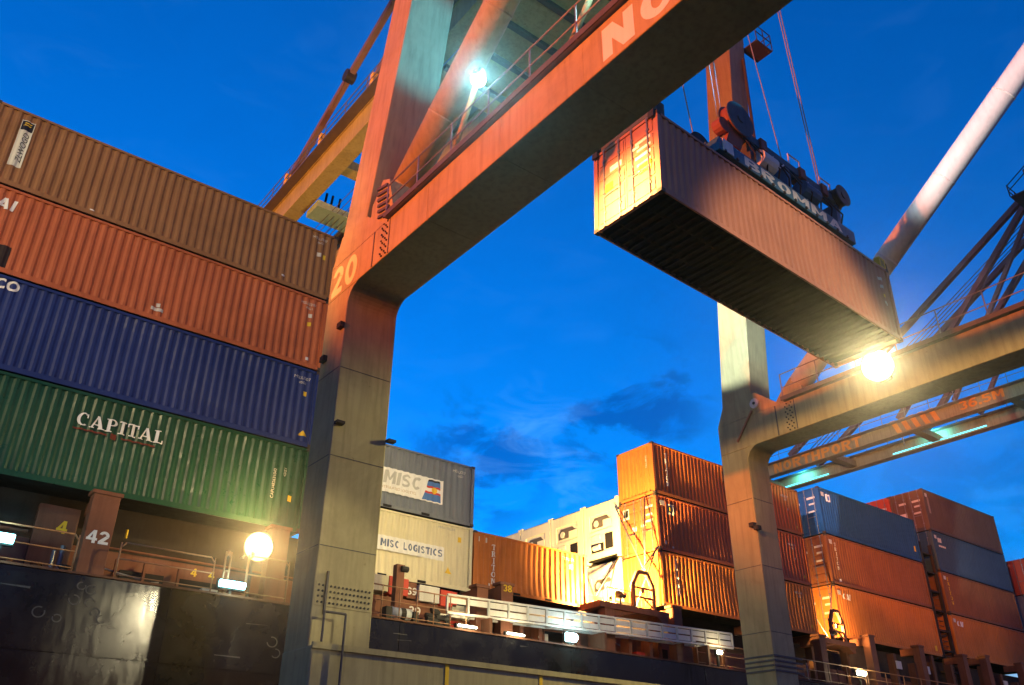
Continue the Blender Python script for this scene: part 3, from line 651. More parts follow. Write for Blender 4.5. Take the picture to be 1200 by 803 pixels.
# side passage fittings on the left: panels, near-black blocks for the shade of openings, second number 4
o = MB().box(3.9, 4.98, 26.5, 26.74, 5.41, 7.5).build('locker', deck_brown, ship, bevel=.01); place(block('4', .36), 'number_sign', yellow, o, 'Y-', (4.45, 26.5, 6.75))
for x in (1.4, 6.4, 8.1): MB().box(x, x + 1.25, 26.60, 26.74, 5.75, 6.05).build('opening_shade', hole_m, ship)  # solid blocks, shade of the openings put into their colour
for x in (6.2, 7.0, 8.0, 9.4): MB().box(x, x + .07, 26.45, 26.58, 5.41, 6.3).build('stiffener', deck_red, ship)
for x, n_ in ((8.45, '4'), (9.0, '4')): place(block(n_, .24), 'number_sign', yellow, ship, 'Y-', (x, 26.74, 6.2))
MB().tube((6.35, 26.6, 6.95), (6.35, 26.6, 7.2), .04).build('pipe_stub', yellow, ship)
MB().tube((5.8, 26.68, 6.62), (12, 26.68, 6.62), .035).build('pipe', deck_red, ship); MB().tube((-6, 26.68, 6.7), (3.8, 26.68, 6.7), .05).build('pipe', deck_brown, ship)
# lockers and panels under the cream container
for x0, x1, z0, z1, mt in ((14.2, 15.0, 6.56, 7.1, cream), (15.02, 15.16, 6.5, 7.12, red_p), (15.3, 15.8, 6.52, 7.1, red_p), (16.25, 17.1, 6.45, 7.0, white_p), (17.15, 17.85, 6.4, 6.95, red_p), (17.65, 18.2, 6.05, 6.5, cream), (18.22, 19.0, 6.02, 6.5, cream)):
    MB().box(x0, x1, 26.15, 26.7, z0, z1).build('deck_locker', mt, ship, bevel=.015)
w_ = MB().box(13.6, 24.9, 26.3, 26.74, 5.41, 6.44).build('deck_wall', deck_red, ship)
place(block('39', .26), 'number_sign', white, w_, 'Y-', (15.82, 26.28, 6.62)); MB().box(15.81, 16.22, 26.29, 26.7, 6.5, 7.05).build('deck_post', deck_red, ship)
place(block('39', .3), 'number_sign', white, w_, 'Y-', (15.95, 26.3, 5.95))
MB().box(14.85, 15.15, 25.4, 25.65, 5.42, 7.35).build('post', deck_red, ship); MB().tube((15.0, 25.36, 7.2), (15.25, 25.36, 7.2), .1).build('roller', iron, ship)
# winch drum and valve cluster on deck
d_ = MB().tube((14.75, 25.5, 5.75), (15.5, 25.5, 5.75), .2, 16).build('winch_drum', paint('winch_white', (.5, .55, .55), .4), ship, smooth=True)
MB().tube((15.1, 25.5, 5.75), (15.28, 25.5, 5.75), .215, 16).build('band', iron, d_); MB().box(14.5, 14.72, 25.3, 25.7, 5.42, 5.9).build('winch_foot', iron, d_); MB().box(15.55, 15.75, 25.3, 25.7, 5.42, 5.85).build('winch_foot', iron, d_)
v_ = MB(); 
for q in range(16): a = rng.uniform(16.2, 17.0); z = rng.uniform(5.5, 6.1); v_.tube((a, 25.4, 5.42), (a + rng.uniform(-.1, .1), 25.45, z), .05, 7); v_.tube((a - .12, 25.42, z), (a + .12, 25.42, z), .09, 8)
v_.build('valve_cluster', iron, ship)
# railings along the deck edge: one railing per bay, its posts its parts
def railing(x0, x1, z0=5.46, h=1.0, y=25.18, mat=None, rounded=True, post=1.6, r=.022):
    mat = mat or deck_red
    m = MB()
    if rounded: m.path([(x0, y, z0 + .1), (x0, y, z0 + h - .15), (x0 + .12, y, z0 + h), (x1 - .12, y, z0 + h), (x1, y, z0 + h - .15), (x1, y, z0 + .1)], r)
    else: m.tube((x0, y, z0 + h), (x1, y, z0 + h), r)
    o = m.build('railing', mat, ship, smooth=True)
    for hh in (.12, .55): MB().tube((x0, y, z0 + h * hh), (x1, y, z0 + h * hh), r * .7).build('mid_rail', mat, o, smooth=True)
    n = max(1, int((x1 - x0) / post))
    for i in range(n + 1): x = x0 + (x1 - x0) * i / n; MB().tube((x, y, z0), (x, y, z0 + h), r * .9, 8).build('post', mat, o, smooth=True)
    return o
rail_m = paint('railing_paint', (.32, .17, .09), .5, .3, .3, .3)
railing(-4.5, 4.85, mat=rail_m, post=2.3); railing(5.95, 8.6, mat=rail_m, post=1.5); railing(8.9, 9.05, mat=rail_m, h=1.25, r=.03); railing(9.6, 10.9, mat=rail_m, h=1.25, post=.7, r=.03)
railing(12.9, 17.6, mat=rail_m, h=1.05, rounded=False, post=.62); railing(29.5, 42, mat=rail_m, h=.95, rounded=False, post=1.5); railing(42.2, 66, mat=rail_m, h=.95, rounded=False, post=1.6)
# frames under the stowed gangway, shade of the openings as near-black blocks
for x in (18.6, 20.4, 21.3, 23.2, 24.2, 26.0, 27.2, 29.0, 30.6, 31.9): MB().box(x, x + .16, 25.7, 26.2, 5.41, 6.35).build('deck_frame', deck_red, ship)
for x in (19.0, 21.7, 24.5, 27.6): MB().box(x, x + 1.2, 26.20, 26.29, 5.55, 6.1).build('opening_shade', hole_m, ship)  # solid dark blocks painting the shade of holes
MB().box(18.4, 25.0, 25.6, 26.2, 6.36, 6.46).build('deck_ledge', deck_brown, ship)
for x in range(44, 70, 2): MB().box(x + .3, x + .55, 25.9, 26.3, 5.41, 7.4 + (x % 3) * .3).build('deck_frame', deck_brown, ship)
for x, n_ in ((46.2, '2'), (49.1, '30'), (58.2, '3'), (62.0, '28')): MB().box(x, x + .5, 25.75, 25.8, 6.9, 7.3).build('number_plate', white_old, ship)
rc = random.Random(11)
for q in range(70):
    x = rc.choice((rc.uniform(-3, 12), rc.uniform(13.5, 28), rc.uniform(28, 42), rc.uniform(42, 68))); y = rc.uniform(25.75, 26.25); k = q % 5
    if k == 0: MB().tube((x, y, 5.41), (x, y, rc.uniform(6.0, 6.9)), rc.uniform(.03, .07), 8).build('vent_pipe', rc.choice((deck_red, deck_brown, steel)), ship)
    elif k == 1: MB().box(x, x + rc.uniform(.25, .6), y, y + .3, 5.41, 5.41 + rc.uniform(.3, .7)).build('deck_box', rc.choice((deck_brown, deck_red, white_p, red_p)), ship, bevel=.015)
    elif k == 2: MB().tube((x, 26.6, 5.5 + rc.random()), (x + rc.uniform(.8, 2.2), 26.6, 5.5 + rc.random() * .8), .03, 7).build('lashing_bar', steel, ship)
    elif k == 3: MB().tube((x, y, 5.55), (x, y + .12, 5.55), .16, 14).build('hose_reel', rc.choice((red_p, iron)), ship)
    else: MB().tube((x, y, 5.41), (x, y, 5.7), .09, 10, .12).tube((x, y, 5.7), (x, y, 5.76), .16, 12).build('bollard', rc.choice((iron, deck_brown)), ship)
# gangway, stowed flat along the rail
gw = root('stowed_gangway', 'long pale slatted gangway stowed along the ship rail', 'gangway', (24.3, 25.2, 5.97))
gz = lambda x: 5.97 + (x - 16.8) * .4 / 15
MB().bar((16.8, 25.2, gz(16.8) + .6), (31.9, 25.2, gz(31.9) + .6), .09, .07).build('top_rail', white_p, gw, bevel=.01)
MB().bar((16.8, 25.2, gz(16.8)), (31.9, 25.2, gz(31.9)), .09, .08).build('bottom_rail', white_p, gw, bevel=.01)
MB().bar((16.8, 25.7, gz(16.8)), (31.9, 25.7, gz(31.9)), .09, .08).build('bottom_rail', white_p, gw, bevel=.01)
n = 17; al = paint('weathered_aluminium', (.50, .50, .46), .5, .25, .1, .3)
for i in range(n + 1):
    x = 16.8 + (31.9 - 16.8) * i / n; MB().box(x - .035, x + .035, 25.16, 25.24, gz(x) + .041, gz(x) + .563).build('post', al, gw)
    if i < n:
        x1 = 16.8 + (31.9 - 16.8) * (i + 1) / n
        for k in (0, 1):
            z = .07 + k * .255; m = MB(); xa, xb = x + .06, x1 - .06
            if i in (0, 1) and k == 0: continue
            m.bar((xa, 25.2, gz(xa) + z + .1), (xb, 25.2, gz(xb) + z + .1), .02, .20); m.build('slat', white_p, gw)
        MB().box(x + .3, x + .38, 25.25, 25.66, gz(x) - .02, gz(x) + .02).build('tread', al, gw)
for x in (18.5, 24.0, 30.0): MB().box(x, x + .12, 25.02, 25.85, 5.465, gz(x) - .042).build('bracket', deck_brown, gw)
# lashing frame and rods in front of the reefers
def lash(x0, z0, y=25.6, hgt=1.5, wd=1.2, label='', s=1.0):
    pts = [(x0, z0), (x0, z0 + hgt * .62), (x0 + wd * .28, z0 + hgt), (x0 + wd * .72, z0 + hgt), (x0 + wd, z0 + hgt * .62), (x0 + wd, z0)]
    m = MB()
    for a, b_ in zip(pts[:-1], pts[1:]): m.bar((a[0], y, a[1]), (b_[0], y, b_[1]), .14, .16, up=(0, 1, 0))
    e = m.build('lashing_frame', deck_red, ship); e['label'] = label
    for q in (.30, .56): MB().bar((x0, y, z0 + hgt * q), (x0 + wd, y, z0 + hgt * q), .07, .07).build('crossbar', deck_red, e)
    MB().bar((x0 + wd * .5, y, z0 + hgt * .3), (x0 + wd, y, z0 + .05), .05, .05).build('diagonal', deck_red, e)
    MB().box(x0 + wd * .42, x0 + wd * .54, y - .03, y + .03, z0 + hgt * .42, z0 + hgt * .56).build('plate', deck_red, e)
    m = MB().box(x0 - 2.0, x0 + wd + .8, y - .1, y + 1.1, z0 - .24, z0 - .001); m.prism([(x0 - 1.2, z0 - .5), (x0 + wd * .2, z0 - .24), (x0 - 1.3, z0 - .24)], 'Y', y, y + .5); m.prism([(x0 + wd + .1, z0 - .241), (x0 + wd + .75, z0 - .241), (x0 + wd + .75, z0 - .5), (x0 + wd + .5, z0 - .5)], 'Y', y - .05, y + .5)
    m.build('platform', deck_red, e)
    for qx in (x0 - 1.6, x0 + wd + .4): MB().box(qx, qx + .2, y + .3, y + .7, 5.41, z0 - .241).build('leg', deck_brown, e)
    return e
lf = lash(26.3, 7.46, label='dark red arched lashing frame on its platform beside the TRITON stack')
for p, q in (((28.45, 25.95, 10.45), (26.55, 25.75, 8.6)), ((28.45, 26.6, 12.9), (27.3, 25.8, 8.9)), ((28.4, 28.5, 12.9), (27.6, 25.9, 8.8)), ((28.35, 28.6, 10.3), (26.2, 27.2, 7.5)), ((28.35, 30.7, 10.3), (25.6, 27.0, 7.5)), ((28.35, 30.7, 7.6), (25.4, 28.4, 9.9)), ((28.4, 28.45, 10.4), (25.5, 27.5, 7.6)), ((28.4, 26.05, 10.4), (26.7, 25.9, 7.5))):
    MB().tube(p, q, .035, 7).build('lashing_rod', steel, lf, smooth=True)
for q in range(7):
    x = 25.2 + .14 * q; MB().tube((x, 26.2 + .1 * (q % 3), 7.2), (x + rng.uniform(-.1, .1), 26.3, 7.7 + .35 * (q % 3)), .03, 7).build('turnbuckle', yellow if q % 2 else steel, lf, smooth=True)
MB().tube((24.9, 25.7, 8.1), (26.3, 25.7, 8.1), .022).tube((24.9, 25.7, 7.25), (24.9, 25.7, 8.1), .022).build('handrail', yellow, lf)
lf2 = lash(41.3, 7.9, y=26.2, hgt=1.5, wd=1.1, label='small arched lashing frame lit orange beside the right crane leg')
for p, q in (((43.4, 27.1, 11.1), (41.8, 26.4, 9.3)), ((43.4, 29.2, 11.1), (41.6, 26.6, 8.0)), ((43.4, 29.2, 8.5), (41.6, 27.5, 9.8))): MB().tube(p, q, .035, 7).build('lashing_rod', steel, lf2, smooth=True)
# lashing bridge in the gap before the tall far stack: posts, rungs
lb = MB().box(54.41, 55.6, 27.12, 29.48, 5.42, 5.5).build('lashing_bridge', gap_shade, ship); lb['label'] = 'dark narrow lashing bridge with rungs between the blue stack and the far stack'
for x in (54.25, 55.6):
    MB().box(x, x + .16, 27.1, 27.3, 5.41, 15.5).build('post', gap_shade, lb); MB().box(x, x + .16, 29.3, 29.5, 5.41, 15.5).build('post', gap_shade, lb)
for k in range(8): MB().box(54.42, 55.59, 27.15, 29.45, 6.4 + k * 1.2, 6.5 + k * 1.2).build('platform', gap_shade, lb)
for k in range(20): MB().tube((54.45, 27.08, 5.8 + k * .3), (55.0, 27.08, 5.8 + k * .3), .025, 6).build('rung', deck_brown, lb)

# deck lamps on the ship
def deck_lamp(loc, mat, label, w_=.55, h_=.14, power=None, col=(1, .6, .25)):
    x, y, z = loc
    e = MB().box(x - w_ / 2 - .05, x + w_ / 2 + .05, y - .0, y + .12, z - h_ / 2 - .05, z + h_ / 2 + .05).build('deck_lamp', iron, ship, bevel=.02); e['label'] = label
    MB().tube((x - w_ / 2, y - .07, z), (x + w_ / 2, y - .07, z), h_ / 2, 14).build('lamp_glass', mat, e, smooth=True)
    MB().box(x - .04, x + .04, y + .02, y + .1, 5.41, z - h_ / 2 - .051).build('stem', iron, e)
    if power: point('deck_lamp_light', (x, y - .3, z + .1), power, col, .04)
    return e
deck_lamp((9.15, 25.05, 5.74), cyan_t, 'small cyan white deck lamp under the left sodium floodlight', .75, .2, 60, (.5, .95, 1))
deck_lamp((3.05, 25.05, 6.02), cyan_t, 'cyan white deck lamp at the left edge of the picture', .5, .24, 60, (.5, .95, 1))
deck_lamp((22.2, 25.0, 5.72), mercury, 'bright white deck lamp under the middle of the gangway', .42, .3, 55, (.7, .95, 1))
deck_lamp((30.65, 25.0, 6.05), warm_w, 'tiny warm deck lamp under the right end of the gangway', .2, .16, 40, (1, .8, .4))
deck_lamp((17.5, 25.0, 5.55), warm_w, 'slim warm strip lamp at the deck edge beneath the gangway end', .75, .07, 40, (1, .85, .5))
deck_lamp((19.6, 25.0, 5.53), warm_w, 'second slim warm strip lamp at the deck edge under the gangway', .75, .07, 40, (1, .85, .5))
deck_lamp((41.6, 25.2, 6.2), warm_w, 'warm deck lamp right of the right crane leg', .6, .22, 80, (1, .8, .4))
# big sodium floodlight on the ship's rail
fd = flood(ship, (9.85, 25.2, 7.02), (7.6, 0, 5.6), .44, sodium, 'ship_floodlight'); fd['label'] = 'glaring sodium floodlight on the ship rail under the green container'
MB().tube((9.85, 25.55, 5.46), (9.85, 25.55, 7.0), .05).build('stand', iron, fd)
spot('ship_flood_light', (9.8, 24.9, 7.0), (9.0, 0, 0), 1500, (1, .62, .2), 50, .6, .08)
spot('ship_flood_spill', (9.7, 24.85, 7.85), (8.4, 26.4, 9.0), 420, (1, .62, .2), 165, .5, .06)
# hidden bay lamp that lights the reefers and the short Triton box
bl = flood(ship, (25.75, 25.9, 7.95), (27.2, 30, 9.6), .16, sodium_s, 'bay_lamp', .3); MB().tube((25.7, 25.75, 7.2), (25.7, 25.75, 7.9), .035).build('stand', iron, bl)
spot('bay_lamp_light', (25.85, 25.75, 8.3), (26.6, 28.5, 8.7), 17000, (1, .6, .18), 178, .3, .08)
bl2 = flood(ship, (41.5, 26.3, 8.35), (43.4, 28.5, 9.6), .16, sodium_s, 'bay_lamp', .3); MB().tube((41.45, 26.2, 7.9), (41.45, 26.2, 8.3), .035).build('stand', iron, bl2)
spot('bay_lamp_light', (41.7, 26.25, 8.6), (43.4, 28, 9.2), 2600, (1, .5, .14), 165, .5, .08)

# ------------------------------------------------------------------ ship-to-shore crane
cr_ = root('gantry_crane', 'pale grey ship to shore gantry crane numbered 20 straddling the quay', 'crane', (18.3, 4, -GZ))
XL0, XL1 = 8.9, 10.5; XR0, XR1 = 26.2, 27.45
ZL0, ZL1 = 12.9, 14.08; ZR0, ZR1 = 12.42, 13.65
YLEG0, YLEG1 = 19.0, 20.25
def fillet(y, z, r, sy, sz, n=8): # quarter fillet polygon in (y,z): corner at y,z, going sy in y and sz in z
    cy, cz = y + sy * r, z + sz * r
    return [(y, z)] + [(cy - sy * r * math.cos(a), cz - sz * r * math.sin(a)) for a in [i / n * math.pi / 2 for i in range(n + 1)]]
for (x0, x1, z0, z1, nm) in ((XL0, XL1, ZL0, ZL1, 'L'), (XR0, XR1, ZR0, ZR1, 'R')):
    lg = MB().box(x0, x1, YLEG0, YLEG1, 1.9, z0 - .002).build('leg', grey, cr_, bevel=.03)
    MB().prism(fillet(YLEG0 + .0, z0, .55, -1, -1), 'X', x0 + .02, x1 - .02).build('fillet', grey, lg)
    MB().box(x0, x1, -12.6, -11.2, 1.9, z0 - .002).build('leg', grey, cr_, bevel=.03)
    bmz = MB().box(x0, x1, -12.7, YLEG1 + .0, z0, z1).build('portal_beam', grey, cr_, bevel=.025)
    # walkway with railing on top of the beam
    MB().box(x0 - .12, x0 + .75, -12, 17.1, z1 + .06, z1 + .10).build('walkway', steel, bmz)
    MB().box(x0 - .13, x0 - .10, -12, 17.1, z1 + .03, z1 + .2).build('toe_board', grey_d, bmz)
    y = 17.0; k = 0
    while y > -12: MB().tube((x0 - .1, y, z1 + .02), (x0 - .1, y, z1 + 1.1), .025, 8).build('railing_post', steel, bmz); y -= 1.55
    for h in (.55, 1.1): MB().tube((x0 - .1, 17, z1 + h), (x0 - .1, -12, z1 + h), .022, 8).build('handrail', steel, bmz)
    # bolted splice
    ys = 17.15 if nm == 'L' else 16.9
    bo = MB()
    for q in range(11):
        for s in (-.1, .1): bo.tube((x0 - .03, ys + s + (.04 if q % 2 else -.04), z0 + .08 + q * .105), (x0 + .01, ys + s + (.04 if q % 2 else -.04), z0 + .08 + q * .105), .03, 6)
    b_ = bo.build('bolt_row', iron, bmz); b_['kind'] = 'stuff'
    MB().box(x0 - .012, x0 - .001, ys - .28, ys - .24, z0 + .02, z1 - .02).build('splice_seam', grey_d, bmz)
    MB().box(x0 - .014, x0 - .001, ys + .55, ys + .60, z0 + .02, z1 - .02).build('splice_seam', grey_d, bmz)
    # haunch where the upper leg grows out of the knee
    MB().prism([(YLEG1 - .02, z1 + .002), (17.25, z1 + .002), (17.6, z1 + .3), (18.3, z1 + .85), (19.8, z1 + .95)], 'X', x0 + .002, x0 + .06).build('gusset', grey, bmz)
    MB().prism([(YLEG1 - .02, z1 + .002), (17.25, z1 + .002), (17.6, z1 + .3), (18.3, z1 + .85), (19.8, z1 + .95)], 'X', x1 - .06, x1 - .002).build('gusset', grey, bmz)
# upper legs lean inland and towards each other
ZT = 36.0
def upper(x0, x1, z1, t, s):
    h = ZT - z1
    return MB().frustum((x0 + .003, x1 - .003, 18.55, 19.98), (x0 + t * h, x1 + t * h - .1, 18.55 - s * h, 19.98 - s * h), z1 + .003, ZT).build('upper_leg', grey, cr_, bevel=.03)
ul = upper(XL0, XL1, ZL1, .036, .112); ur = upper(XR0, XR1, ZR1, -.030, .105)
MB().box(9.7, 27, 15.9, 17.3, ZT, ZT + 1.6).build('top_beam', grey, cr_, bevel=.03)
# diagonal pipes
def pipe(x, p, q, r):
    a = Vector((x, *p)); b_ = Vector((x, *q)); o = MB().tube(a, b_, r, 28).build('diagonal_pipe', grey if x < 15 else white_p, cr_, smooth=True)
    for q in (.12, .3, .48, .66, .84): c_ = a.lerp(b_, q); d0 = (b_ - a).normalized() * .03; MB().tube(c_ - d0, c_ + d0, r + .012, 28).build('weld_ring', grey if x < 15 else white_p, o, smooth=True)
    d = (b_ - a).normalized(); MB().tube(a - d * .6, a, r * .55, 20, r).build('pipe_cone', grey, o, smooth=True); return o
dl = pipe(9.75, (17.62, 16.1), (3.5, 27.6), .45); dr = pipe(27.0, (16.8, 14.55), (2.0, 26.0), .42)
g2 = MB().prism([(18.3, 14.2), (16.9, 14.2), (17.35, 15.75), (17.75, 15.95), (18.25, 15.3)], 'X', 9.0, 10.4).build('pipe_bracket', grey, cr_)
for q in range(6): MB().bar((8.96, 17.1 + .05 * q + .03, 14.45 + q * .22), (8.96, 17.75 + .04 * q, 14.6 + q * .22), .05, .09).build('rib', grey_d, g2)
MB().prism([(17.9, 13.7), (16.2, 13.7), (16.5, 14.3), (16.9, 14.75), (17.4, 14.3)], 'X', 26.6, 27.4).build('pipe_bracket', grey, cr_)
# sill beam, bogies
sl = MB().box(XL0 - .02, XR1 + .02, 18.72, 20.27, 1.9, 3.28).build('sill_beam', grey, cr_, bevel=.04)
MB().box(XL0 - .02, XR1 + .02, 18.66, 18.72, 3.20, 3.33).build('flange', grey, sl)
for x in (12.5, 15.5, 18.6, 21.7): MB().box(x, x + .11, 18.70, 18.719, 1.95, 3.19).build('yellow_stripe', yellow, sl)
MB().box(XL0 - .3, XR1 + .3, -12.8, -11.0, 1.9, 3.28).build('sill_beam', grey, cr_, bevel=.04)
for y in (19.6, -11.9):
    for x in (8.2, 12.4, 23.2, 27.2):
        b_ = MB().prism([(x - 1.6, -.9), (x + 1.6, -.9), (x + 1.6, -.3), (x + .5, 1.89), (x - .5, 1.89), (x - 1.6, -.3)], 'Y', y - .5, y + .5).build('bogie', grey_d, cr_)
        for q in (-1, 1): MB().tube((x + q, y - .25, -1.22), (x + q, y + .25, -1.22), .37, 20).build('wheel', iron, b_)
# details on the left leg
bo = MB()
for i in range(14):
    for k in range(4): bo.tube((9.02 + i * .104, 18.965, 4.28 + k * .13), (9.02 + i * .104, 19.0, 4.28 + k * .13), .028, 6)
b_ = bo.build('bolt_plate', iron, cr_); b_['kind'] = 'stuff'
MB().box(8.95, 10.45, 18.985, 18.9995, 4.2, 4.76).build('splice_plate', grey, cr_)
MB().bar((9.2, 18.94, 4.0), (9.2, 18.94, 5.0), .05, .05, up=(0, 1, 0)).build('cable_clip', grey_d, cr_)
for (x, z) in ((8.98, 8.75), (10.52, 8.62)): MB().box(x - .05, x + .18, 18.82, 19.0, z, z + .07).build('lug', iron, cr_)
for (y, z) in ((19.95, 10.9), (19.1, 11.6)): MB().box(8.78, 8.9, y - .12, y + .12, z, z + .16).build('lug', iron, cr_)
MB().path([(9.05, 18.6, 3.34), (9.05, 18.6, 4.0), (9.6, 18.6, 4.0), (9.6, 18.6, 2.2)], .03).build('ladder_hoop', grey_d, cr_)
# right knee: pin plate and rod, pads and bands low on the leg
MB().tube((26.14, 18.35, 14.05), (26.2, 18.35, 14.05), .2, 20).build('pin_plate', white_p, cr_); MB().tube((26.12, 18.35, 14.05), (26.139, 18.35, 14.05), .06, 14).build('pin', iron, cr_)
MB().bar((26.16, 18.5, 13.8), (26.16, 19.35, 12.75), .06, .07).build('rod', paint('rust_rod', (.35, .14, .06)), cr_)
for q in range(4): MB().box(26.17, 26.2, 19.02, 20.24, 4.3 + q * .16, 4.36 + q * .16).build('band', grey_d, cr_); MB().box(26.2, 27.8, 18.97, 18.999, 4.3 + q * .16, 4.36 + q * .16).build('band', grey_d, cr_)
for y, z in ((19.1, 9.3), (18.9, 9.15)): MB().box(26.0, 26.2, y - .1, y + .1, z, z + .15).build('lug', iron, cr_)
# weld seams where the plates of beams and legs meet
for x0, x1, z0, z1, ys in ((XL0, XL1, ZL0, ZL1, (15.0, 12.0, 9.2, 6.1, 3.0)), (XR0, XR1, ZR0, ZR1, (14.9, 11.6, 8.4, 5.2))):
    for y in ys: MB().box(x0 - .006, x0, y, y + .022, z0 + .03, z1 - .03).build('weld_seam', grey_d if 0 else grey, cr_); MB().box(x0 + .03, x1 - .03, y, y + .03, z0 - .007, z0).build('weld_seam', grey, cr_)
for x0, x1 in ((XL0, XL1), (XR0, XR1)):
    for z in (5.6, 7.9, 10.4): MB().box(x0 + .03, x1 - .03, 18.993, 19.0, z, z + .02).build('weld_seam', grey_d, cr_); MB().box(x0 - .007, x0, 19.03, 20.22, z, z + .02).build('weld_seam', grey_d, cr_)
# numbers and name
place(block('20', .98, 1.45, .16), 'number_sign', paint('yellow_white', (.85, .72, .35), .5, .15, .03, .15, bump=.04), cr_, 'X-', (XL0 - .001, 20.08, 12.98))
place(block('NORTHPORT', .86, 9.3, .17), 'lettering', white, cr_, 'X-', (XL0 - .001, 8.62, 13.02))
# lamps on posts along the left beam
for (p0, p1) in (((14.25, 14.2), (13.1, 16.25)), ((9.9, 14.2), (8.75, 15.6))):
    ps = MB().tube((9.0, p0[0], p0[1]), (9.0, p1[0], p1[1]), .07).build('lamp_post', grey, cr_, smooth=True)
    m = MB().tube((9.0, p1[0], p1[1] + .0), (9.0, p1[0] - .1, p1[1] + .22), .24, 18, .12); m.build('lamp_hood', iron, ps)
    vs_ = []; gm = bpy.data.meshes.new('lamp_glass'); bm = bmesh.new(); bmesh.ops.create_uvsphere(bm, u_segments=16, v_segments=10, radius=.19); bm.to_mesh(gm); bm.free(); gm.materials.append(mercury)
    for pl in gm.polygons: pl.use_smooth = True
    o = bpy.data.objects.new('lamp_glass', gm); C.objects.link(o); o.parent = ps; o.location = Vector((9.0, p1[0], p1[1] - .05)) + Vector((0, 0, GZ)) - cr_.location
    point('beam_post_light', (9.0, p1[0] - .35, p1[1] - .05), 70, (.45, .92, 1), .05)
spot('added_lamp_beam', (9.5, 13.35, 16.45), (26.2, 18.6, 19.6), 46000, (.74, .9, 1), 31, .25, .08)  # extra narrow beam from the post lamp, added to whiten the right pylon
spot('added_lamp_beam', (9.45, 8.4, 15.9), (27, 7.4, 21.0), 20000, (.75, .9, 1), 28, .6, .08)  # added beam to whiten the right diagonal pipe
spot('added_lamp_beam', (8.7, 6.5, 15.6), (17.5, 21, 32), 5000, (.35, .85, 1), 42, .8, .08)  # added, no lamp stands here; lights the boom's underside
spot('added_lamp_beam', (26.2, 2.0, 17.6), (9.9, 17.5, 22.2), 60000, (.04, .5, 1), 13.5, .8, .1)  # added cyan beam on the left upper leg, from the unseen right post
# portal floodlights on the inner faces of both beams
flood(cr_, (25.55, 12.85, 13.30), (0, 4.0, 2), .52, sodium, depth=.5); MB().box(26.05, 26.199, 12.75, 13.2, 13.0, 13.55).build('lamp_bracket', iron, cr_)
spot('portal_flood_light', (25.45, 12.82, 13.42), (10, 17, 5), 12000, (1, .8, .32), 104, .7, .08)
point('portal_flood_spill', (25.5, 12.7, 13.62), 170, (1, .8, .4), .06)
flood(cr_, (10.78, 12.4, 13.8), (14, 12.4, 13.8), .2, sodium, depth=.2)
spot('portal_flood_light', (28.4, 13.2, 13.4), (76, 38, 32.8), 60000, (1, .36, .08), 22, .6, .1)  # extra narrow beam, added to light the neighbour's boom
flood(cr_, (28.1, 13, 13.2), (56, 29, 17), .3, sodium, depth=.4)  # unseen outer-face floodlight, added to light the far container ends
spot('portal_flood_light', (28.4, 13.2, 13.2), (56, 29.5, 17.5), 20000, (1, .30, .04), 36, .7, .4)  # its added beam onto the far container ends
spot('portal_flood_light', (10.95, 12.4, 13.86), (13.4, 12.4, 13.9), 9500, (1, .52, .17), 84, 1, .06)
# boom: two girders, ties, floor behind the legs, walkway
def boom(par, x0, y0, y1, det=True, gh=1.55):
    for k, x in enumerate((x0, x0 + 4.9)):
        gd = MB().box(x, x + .95, y0, y1, 32, 32 + gh).build('boom_girder', grey, par, bevel=.03)
        MB().box(x - .06, x, y0, y1, 31.78 + gh, 31.86 + gh).build('flange', grey, gd)
        if det:
            for h in (.6, 1.1): MB().tube((x - .45, y0, 32.05 + gh + h), (x - .45, y1, 32.05 + gh + h), .03, 6).build('handrail', steel, gd)
            y = y0
            while y < y1: MB().tube((x - .45, y, 31.9 + gh), (x - .45, y, 33.1 + gh), .03, 6).build('railing_post', steel, gd); y += 2.4
            MB().box(x - .6, x, y0, y1, 31.9 + gh, 31.97 + gh).build('walkway', steel, gd)
    y = y0 + 4
    while y < y1: MB().box(x0 + .95, x0 + 4.9, y, y + .8, 32.1, 32.7).build('cross_tie', grey, par); y += 9.2
boom(cr_, 14.95, -14, 54)
for y in (37, 41.6, 46, 31): 
    MB().box(14.5, 14.9, y, y + .3, 33.55, 34.6).build('boom_lamp_box', yellow, cr_)
MB().box(15.95, 19.8, 14, 27, 32.02, 32.09).build('floor_plate', grey, cr_)
for y in range(14, 28, 2): MB().box(15.95, 19.8, y, y + .25, 31.75, 32.0).build('floor_rib', grey_d, cr_)
MB().tube((26.4, 1.7, 13.7), (26.4, 1.7, 17.4), .07).build('lamp_post', grey, cr_); flood(cr_, (26.3, 1.8, 17.6), (9.9, 17.6, 20.0), .25, mercury, depth=.3)  # unseen post lamp, added to tint the left upper leg
MB().box(15.9, 19.85, 39.5, 41.0, 31.5, 31.95).build('tie_platform', paint('tie_cyan_lit', (.25, .40, .42)), cr_)  # teal colour carries the cyan lamplight falling on the tie
for x in (16.6, 17.0, 17.5): MB().tube((x, 40.2, 31.95), (x + .1, 40.2, 33.2), .08, 8).build('tie_fitting', iron, cr_)
# forestays
def stay(par, p, q, wd=.34, ht=.42, eye=None):
    o = MB().bar(p, q, wd, ht).build('forestay', paint('stay_steel', (.16, .10, .09), .5, .3, .2, .2), par)
    if eye: c_ = Vector(p).lerp(Vector(q), eye); MB().tube(c_ + Vector((-.3, 0, 0)), c_ + Vector((.3, 0, 0)), .4, 14).build('link_plate', iron, o)
    return o
stay(cr_, (15.3, 47.5, 33.7), (15.3, 17.0, 46.8), eye=.38); stay(cr_, (15.3, 34.5, 33.9), (15.3, 17.0, 46.4), .4, .4, .05)
for k in range(5): MB().tube((16.6 + k * .35, 46, 31), (17.8 + k * .3, 16, 33.5), .02, 5).build('trolley_rope', cable_m, cr_)
